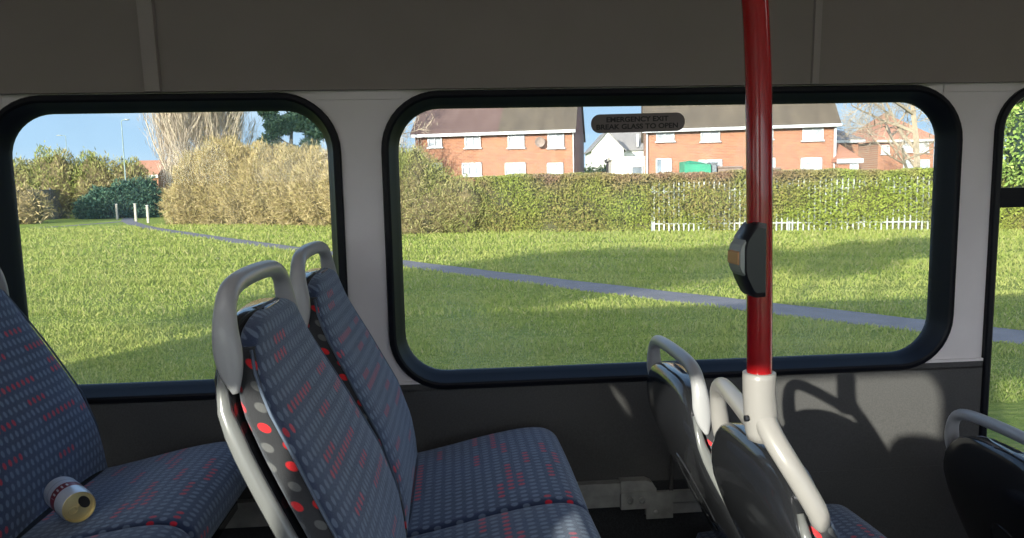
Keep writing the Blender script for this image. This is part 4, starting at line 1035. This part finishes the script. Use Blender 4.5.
h = House('brick_house', 'wide red brick house pair on the left with a two-tone tiled roof and satellite dish', 417, 42.5, -13, 8.9, 9.5, 5.25, 9.0)
u1, _ = h.uz(574, 131.8); _, ez = h.uz(495, 130.8); h.w = u1; h.e = ez+.05; h.r = h.e+3.5
h.walls(M['brick']); us = h.uz(499, 131)[0]
h.roof(M['tile_red'], -.2, us); h.roof(M['tile_brown'], us, h.w+.12)
h.box('fascia', M['upvc'], -.2, h.w+.1, -.42, -.34, h.e-.30, h.e-.14)
mb = MB(); mb.add([(h.w+.012, 0, -.3), (h.w+.012, h.d, -.3), (h.w+.012, h.d, h.e), (h.w+.012, h.d/2, h.r), (h.w+.012, 0, h.e), (h.w+.001, 0, -.3), (h.w+.001, h.d, -.3)], [(0, 1, 2, 3, 4)]); mb.build('gable_wall', M['brick_shaded'], h.root)  # sheet over the end wall, darkened in colour to stand for shade
h.pxbox('downpipe', M['upvc'], 572.8, 574.2, 133, 178, -.14, -.04); h.pxbox('downpipe', M['upvc'], 418.6, 420, 133, 178, -.14, -.04)
for a in ((427.7, 442.4, 132.6, 147), (464.7, 481, 132.6, 147.5), (507.8, 524.6, 132.6, 147.4), (547.6, 564.3, 132.6, 147.6), (431, 443, 163, 175), (462, 482, 163, 175.5), (505, 526, 163, 179), (547, 563.5, 163, 176)):
    h.win(*a, mull=2 if a[1]-a[0] > 18 else 1)
u, z = h.uz(540.6, 142.4); mb = MB(); mb.lathe([(.001, 0), (.15, .02), (.27, .07), (.28, .06), (.15, 0), (.001, -.02)], 20, lambda a, b, c: (u+a, -.30-c*1.2, z+b)); mb.tube([(u, -.28, z), (u, -.1, z-.1), (u, .02, z-.1)], .02, 6); mb.build('satellite_dish', M['rust'], h.root)
for x, y in ((461.5, 109), (543, 109)):
    k_ = (h.r-h.e)/(h.d/2); d_ = 2.3; u, z = h.uz(x, y, d_); z = h.e+d_*k_; mb = MB(); mb.bbox(u-.22, u+.22, d_-.25, d_+.15, z-.05, z+.42, .04); mb.build('roof_vent', M['kerb'], h.root)
for x in (578, 584): pass
h.box('chimney', M['brick'], us-.5, us+.5, h.d/2-.4, h.d/2+.4, h.r-.6, h.r+1.3)
GRP = None
h = House('brick_house', 'broad orange brick house right of centre with brown roof, behind the red pole', 646, 40, -13.5, 9.7, 8.5, 5.1, 8.8)
u1, _ = h.uz(836.5, 140); _, ez = h.uz(740, 125.2); h.w = u1; h.e = ez+.02; h.r = h.e+3.6
h.walls(M['brick']); h.roof(M['tile_brown']); h.box('fascia', M['upvc'], -.2, h.w+.15, -.42, -.34, h.e-.27, h.e-.12)
for a in ((656, 674.3, 127.2, 141), (700.6, 719.8, 126.2, 141), (765, 773, 125, 139), (802.3, 823, 124.0, 140)): h.win(*a)
h.win(800.5, 821.5, 157.8, 173, mull=1); h.win(698, 722, 160, 173, mull=2); h.win(763, 775, 158, 170)
h.win(655.8, 663, 158.5, 178, mull=0, pane='pane_dark', name='door'); h.win(663, 671.5, 158.5, 178, mull=0, pane='pane_curtain', name='door')
h.pxbox('downpipe', M['upvc'], 646.2, 647.8, 128, 178, -.14, -.04); h.pxbox('downpipe', M['upvc'], 833.8, 835, 125, 174, -.14, -.04)
h.pxbox('alarm_box', M['upvc'], 824.5, 828.6, 124.6, 127.5, -.2, .02)
h.box('chimney', M['brick'], 4.4, 5.4, h.d/2-.4, h.d/2+.4, h.r-.6, h.r+1.3)
# hipped house behind on the right, with lean-to and white door
h = House('brick_house', 'small hip-roofed brick house showing just right of the broad orange one', 832, 50, -4.4, 2.2, 6, 5, 6.3)
u1, _ = h.uz(857, 140); _, ez = h.uz(850, 139.5); h.w = u1+.1; h.e = ez; h.r = h.e+1.1
h.walls(M['brick'], gable='n'); h.roof(M['tile_grey'], gable='h', over=.3); h.box('fascia', M['upvc'], -.3, h.w+.3, -.36, -.29, h.e-.22, h.e-.04)
h2 = House('porch', 'low brick lean-to with white fascia and door at the right of the broad house', 837.5, 38.0, -6, 1.6, 3, 2.7, 3.4, cat='porch')
u1, _ = h2.uz(859.5, 165); _, ez = h2.uz(848, 159.2); h2.w = u1; h2.e = ez; h2.r = ez+.9
h2.walls(M['brick'], gable='n'); h2.roof(M['tile_orange'], gable='h', over=.12); h2.box('fascia', M['upvc'], -.12, h2.w+.12, -.18, -.12, h2.e-.2, h2.e+.02)
h2.win(849.5, 857.5, 162.5, 178, mull=0, name='door')
# distant house behind the bare tree
h = House('brick_house', 'hazy brick house with red hipped roof behind the leafless tree at right', 877, 58, -4.4, 6, 7, 5, 7.3)
u1, _ = h.uz(934, 140); _, ez = h.uz(905, 139.5); h.w = u1; h.e = ez; h.r = h.e+2.3
h.walls(M['brick'], gable='n'); h.roof(M['tile_orange'], gable='h'); h.box('fascia', M['upvc'], -.3, h.w+.3, -.42, -.34, h.e-.2, h.e-.02)
for a in ((881, 889, 145, 154), (902, 912, 142, 152), (918, 928, 142, 152), (903, 929, 160, 169)): h.win(*a, mull=1)
# white houses between
h = House('white_house', 'white rendered gabled house seen in the gap between the two brick houses', 592, 96, -4.4, 3.4, 8, 4, 6.2)
u1, _ = h.uz(622, 150); _, ez = h.uz(600, 146.5); _, rz_ = h.uz(610, 131.5); h.w = u1+.2; h.e = ez-.35; h.r = rz_
h.walls(M['render'], gable='y'); h.roof(M['tile_grey'], gable='y', over=.3, th=.12)
h.win(600, 606, 152, 160, mull=0)
h = House('white_house', 'white house wing with grey tiled roof, half hidden by the broad brick house', 614, 100, -4.4, 6, 6, 4, 6.2)
_, ez = h.uz(630, 147.6); _, rz_ = h.uz(630, 131); h.e = ez; h.r = rz_+1.4; h.w = 7.5
h.walls(M['render']); h.roof(M['tile_grey']); h.win(634, 645, 153, 160, mull=1)
u, z = h.uz(637, 134.5); h.box('flue', M['render'], u-.1, u+.12, -.5, -.2, z-1.6, z)
h = House('garage', 'flat white garage block between the two brick houses', 612, 42.5, -8, 3, 5, 2.9, 3.0, cat='garage')
u1, _ = h.uz(646, 165); _, ez = h.uz(630, 159.5); h.w = u1; h.e = ez; h.walls(M['render'], gable='n'); h.box('coping', M['render'], -.1, h.w+.1, -.1, h.d+.1, h.e, h.e+.16)
h.win(631, 643, 166, 178, mull=0, pane='pane_dark', name='door')
# things standing in front of the broad house, over the hedge
h = House('skip_cover', 'green sheeted skip load in front of the broad brick house', 684.5, 38.2, -4.4, 1.6, 1.2, 2.7, 2.9, cat='skip')
u1, _ = h.uz(711, 165); _, zt = h.uz(697, 161.2); h.w = u1
mb = MB(); V = [(0, 0, 0), (h.w, 0, 0), (h.w, 1.2, 0), (0, 1.2, 0), (.0, 0, zt-.12), (h.w, 0, zt-.18), (h.w, 1.2, zt-.1), (0, 1.2, zt), (h.w*.25, .3, zt+.05), (h.w*.8, .5, zt-.06)]
mb.add(V, [(0, 1, 5, 4), (1, 2, 6, 5), (2, 3, 7, 6), (3, 0, 4, 7), (4, 5, 9, 8), (5, 6, 9), (6, 7, 8, 9), (7, 4, 8)]); mb.build('sheet', M['skip_green'], h.root); mb = MB(); mb.bbox(-.05, h.w+.05, -.05, 1.25, 0, .9, .03); mb.build('bin', M['grey_box'], h.root)
def crate(label, x0, x1, y0, dist, mt, cat, nm):
    h = House(nm, label, x0, dist, -4.4, 1, 1, 2, 2, cat=cat); u1, _ = h.uz(x1, 170); _, zt = h.uz((x0+x1)/2, y0)
    mb = MB(); mb.bbox(0, u1, 0, .7, 0, zt-.1, .03); mb.build('body', mt, h.root); mb = MB(); mb.bbox(-.05, u1+.05, -.05, .75, zt-.1, zt, .03); mb.build('lid', mt, h.root)
crate('grey upright bin touching the green sheeted load', 711.3, 717, 162.0, 38.4, M['grey_box'], 'bin', 'grey_bin')
crate('long dull brown shed roof edge left of the red pole, over the hedge', 718, 742, 166.0, 38.6, M['rust'], 'shed', 'low_shed')
crate('low brown shed edge right of the red pole, over the hedge', 758, 780, 167.5, 38.6, M['rust'], 'shed', 'low_shed')
# far house behind bollards
h = House('brick_house', 'far red-roofed house behind the lamp post in the left window', 127, 110, -4.4, 5, 8, 3, 5.5)
u1, _ = h.uz(158, 175); _, ez = h.uz(140, 174.5); _, rz_ = h.uz(148, 160); h.w = u1; h.e = ez; h.r = rz_
h.walls(M['brick']); h.roof(M['tile_orange']); h.box('fascia', M['upvc'], -.2, h.w+.2, -.5, -.4, h.e-.5, h.e-.1); h.win(132, 138, 178, 186); h.win(144, 151, 178, 186)
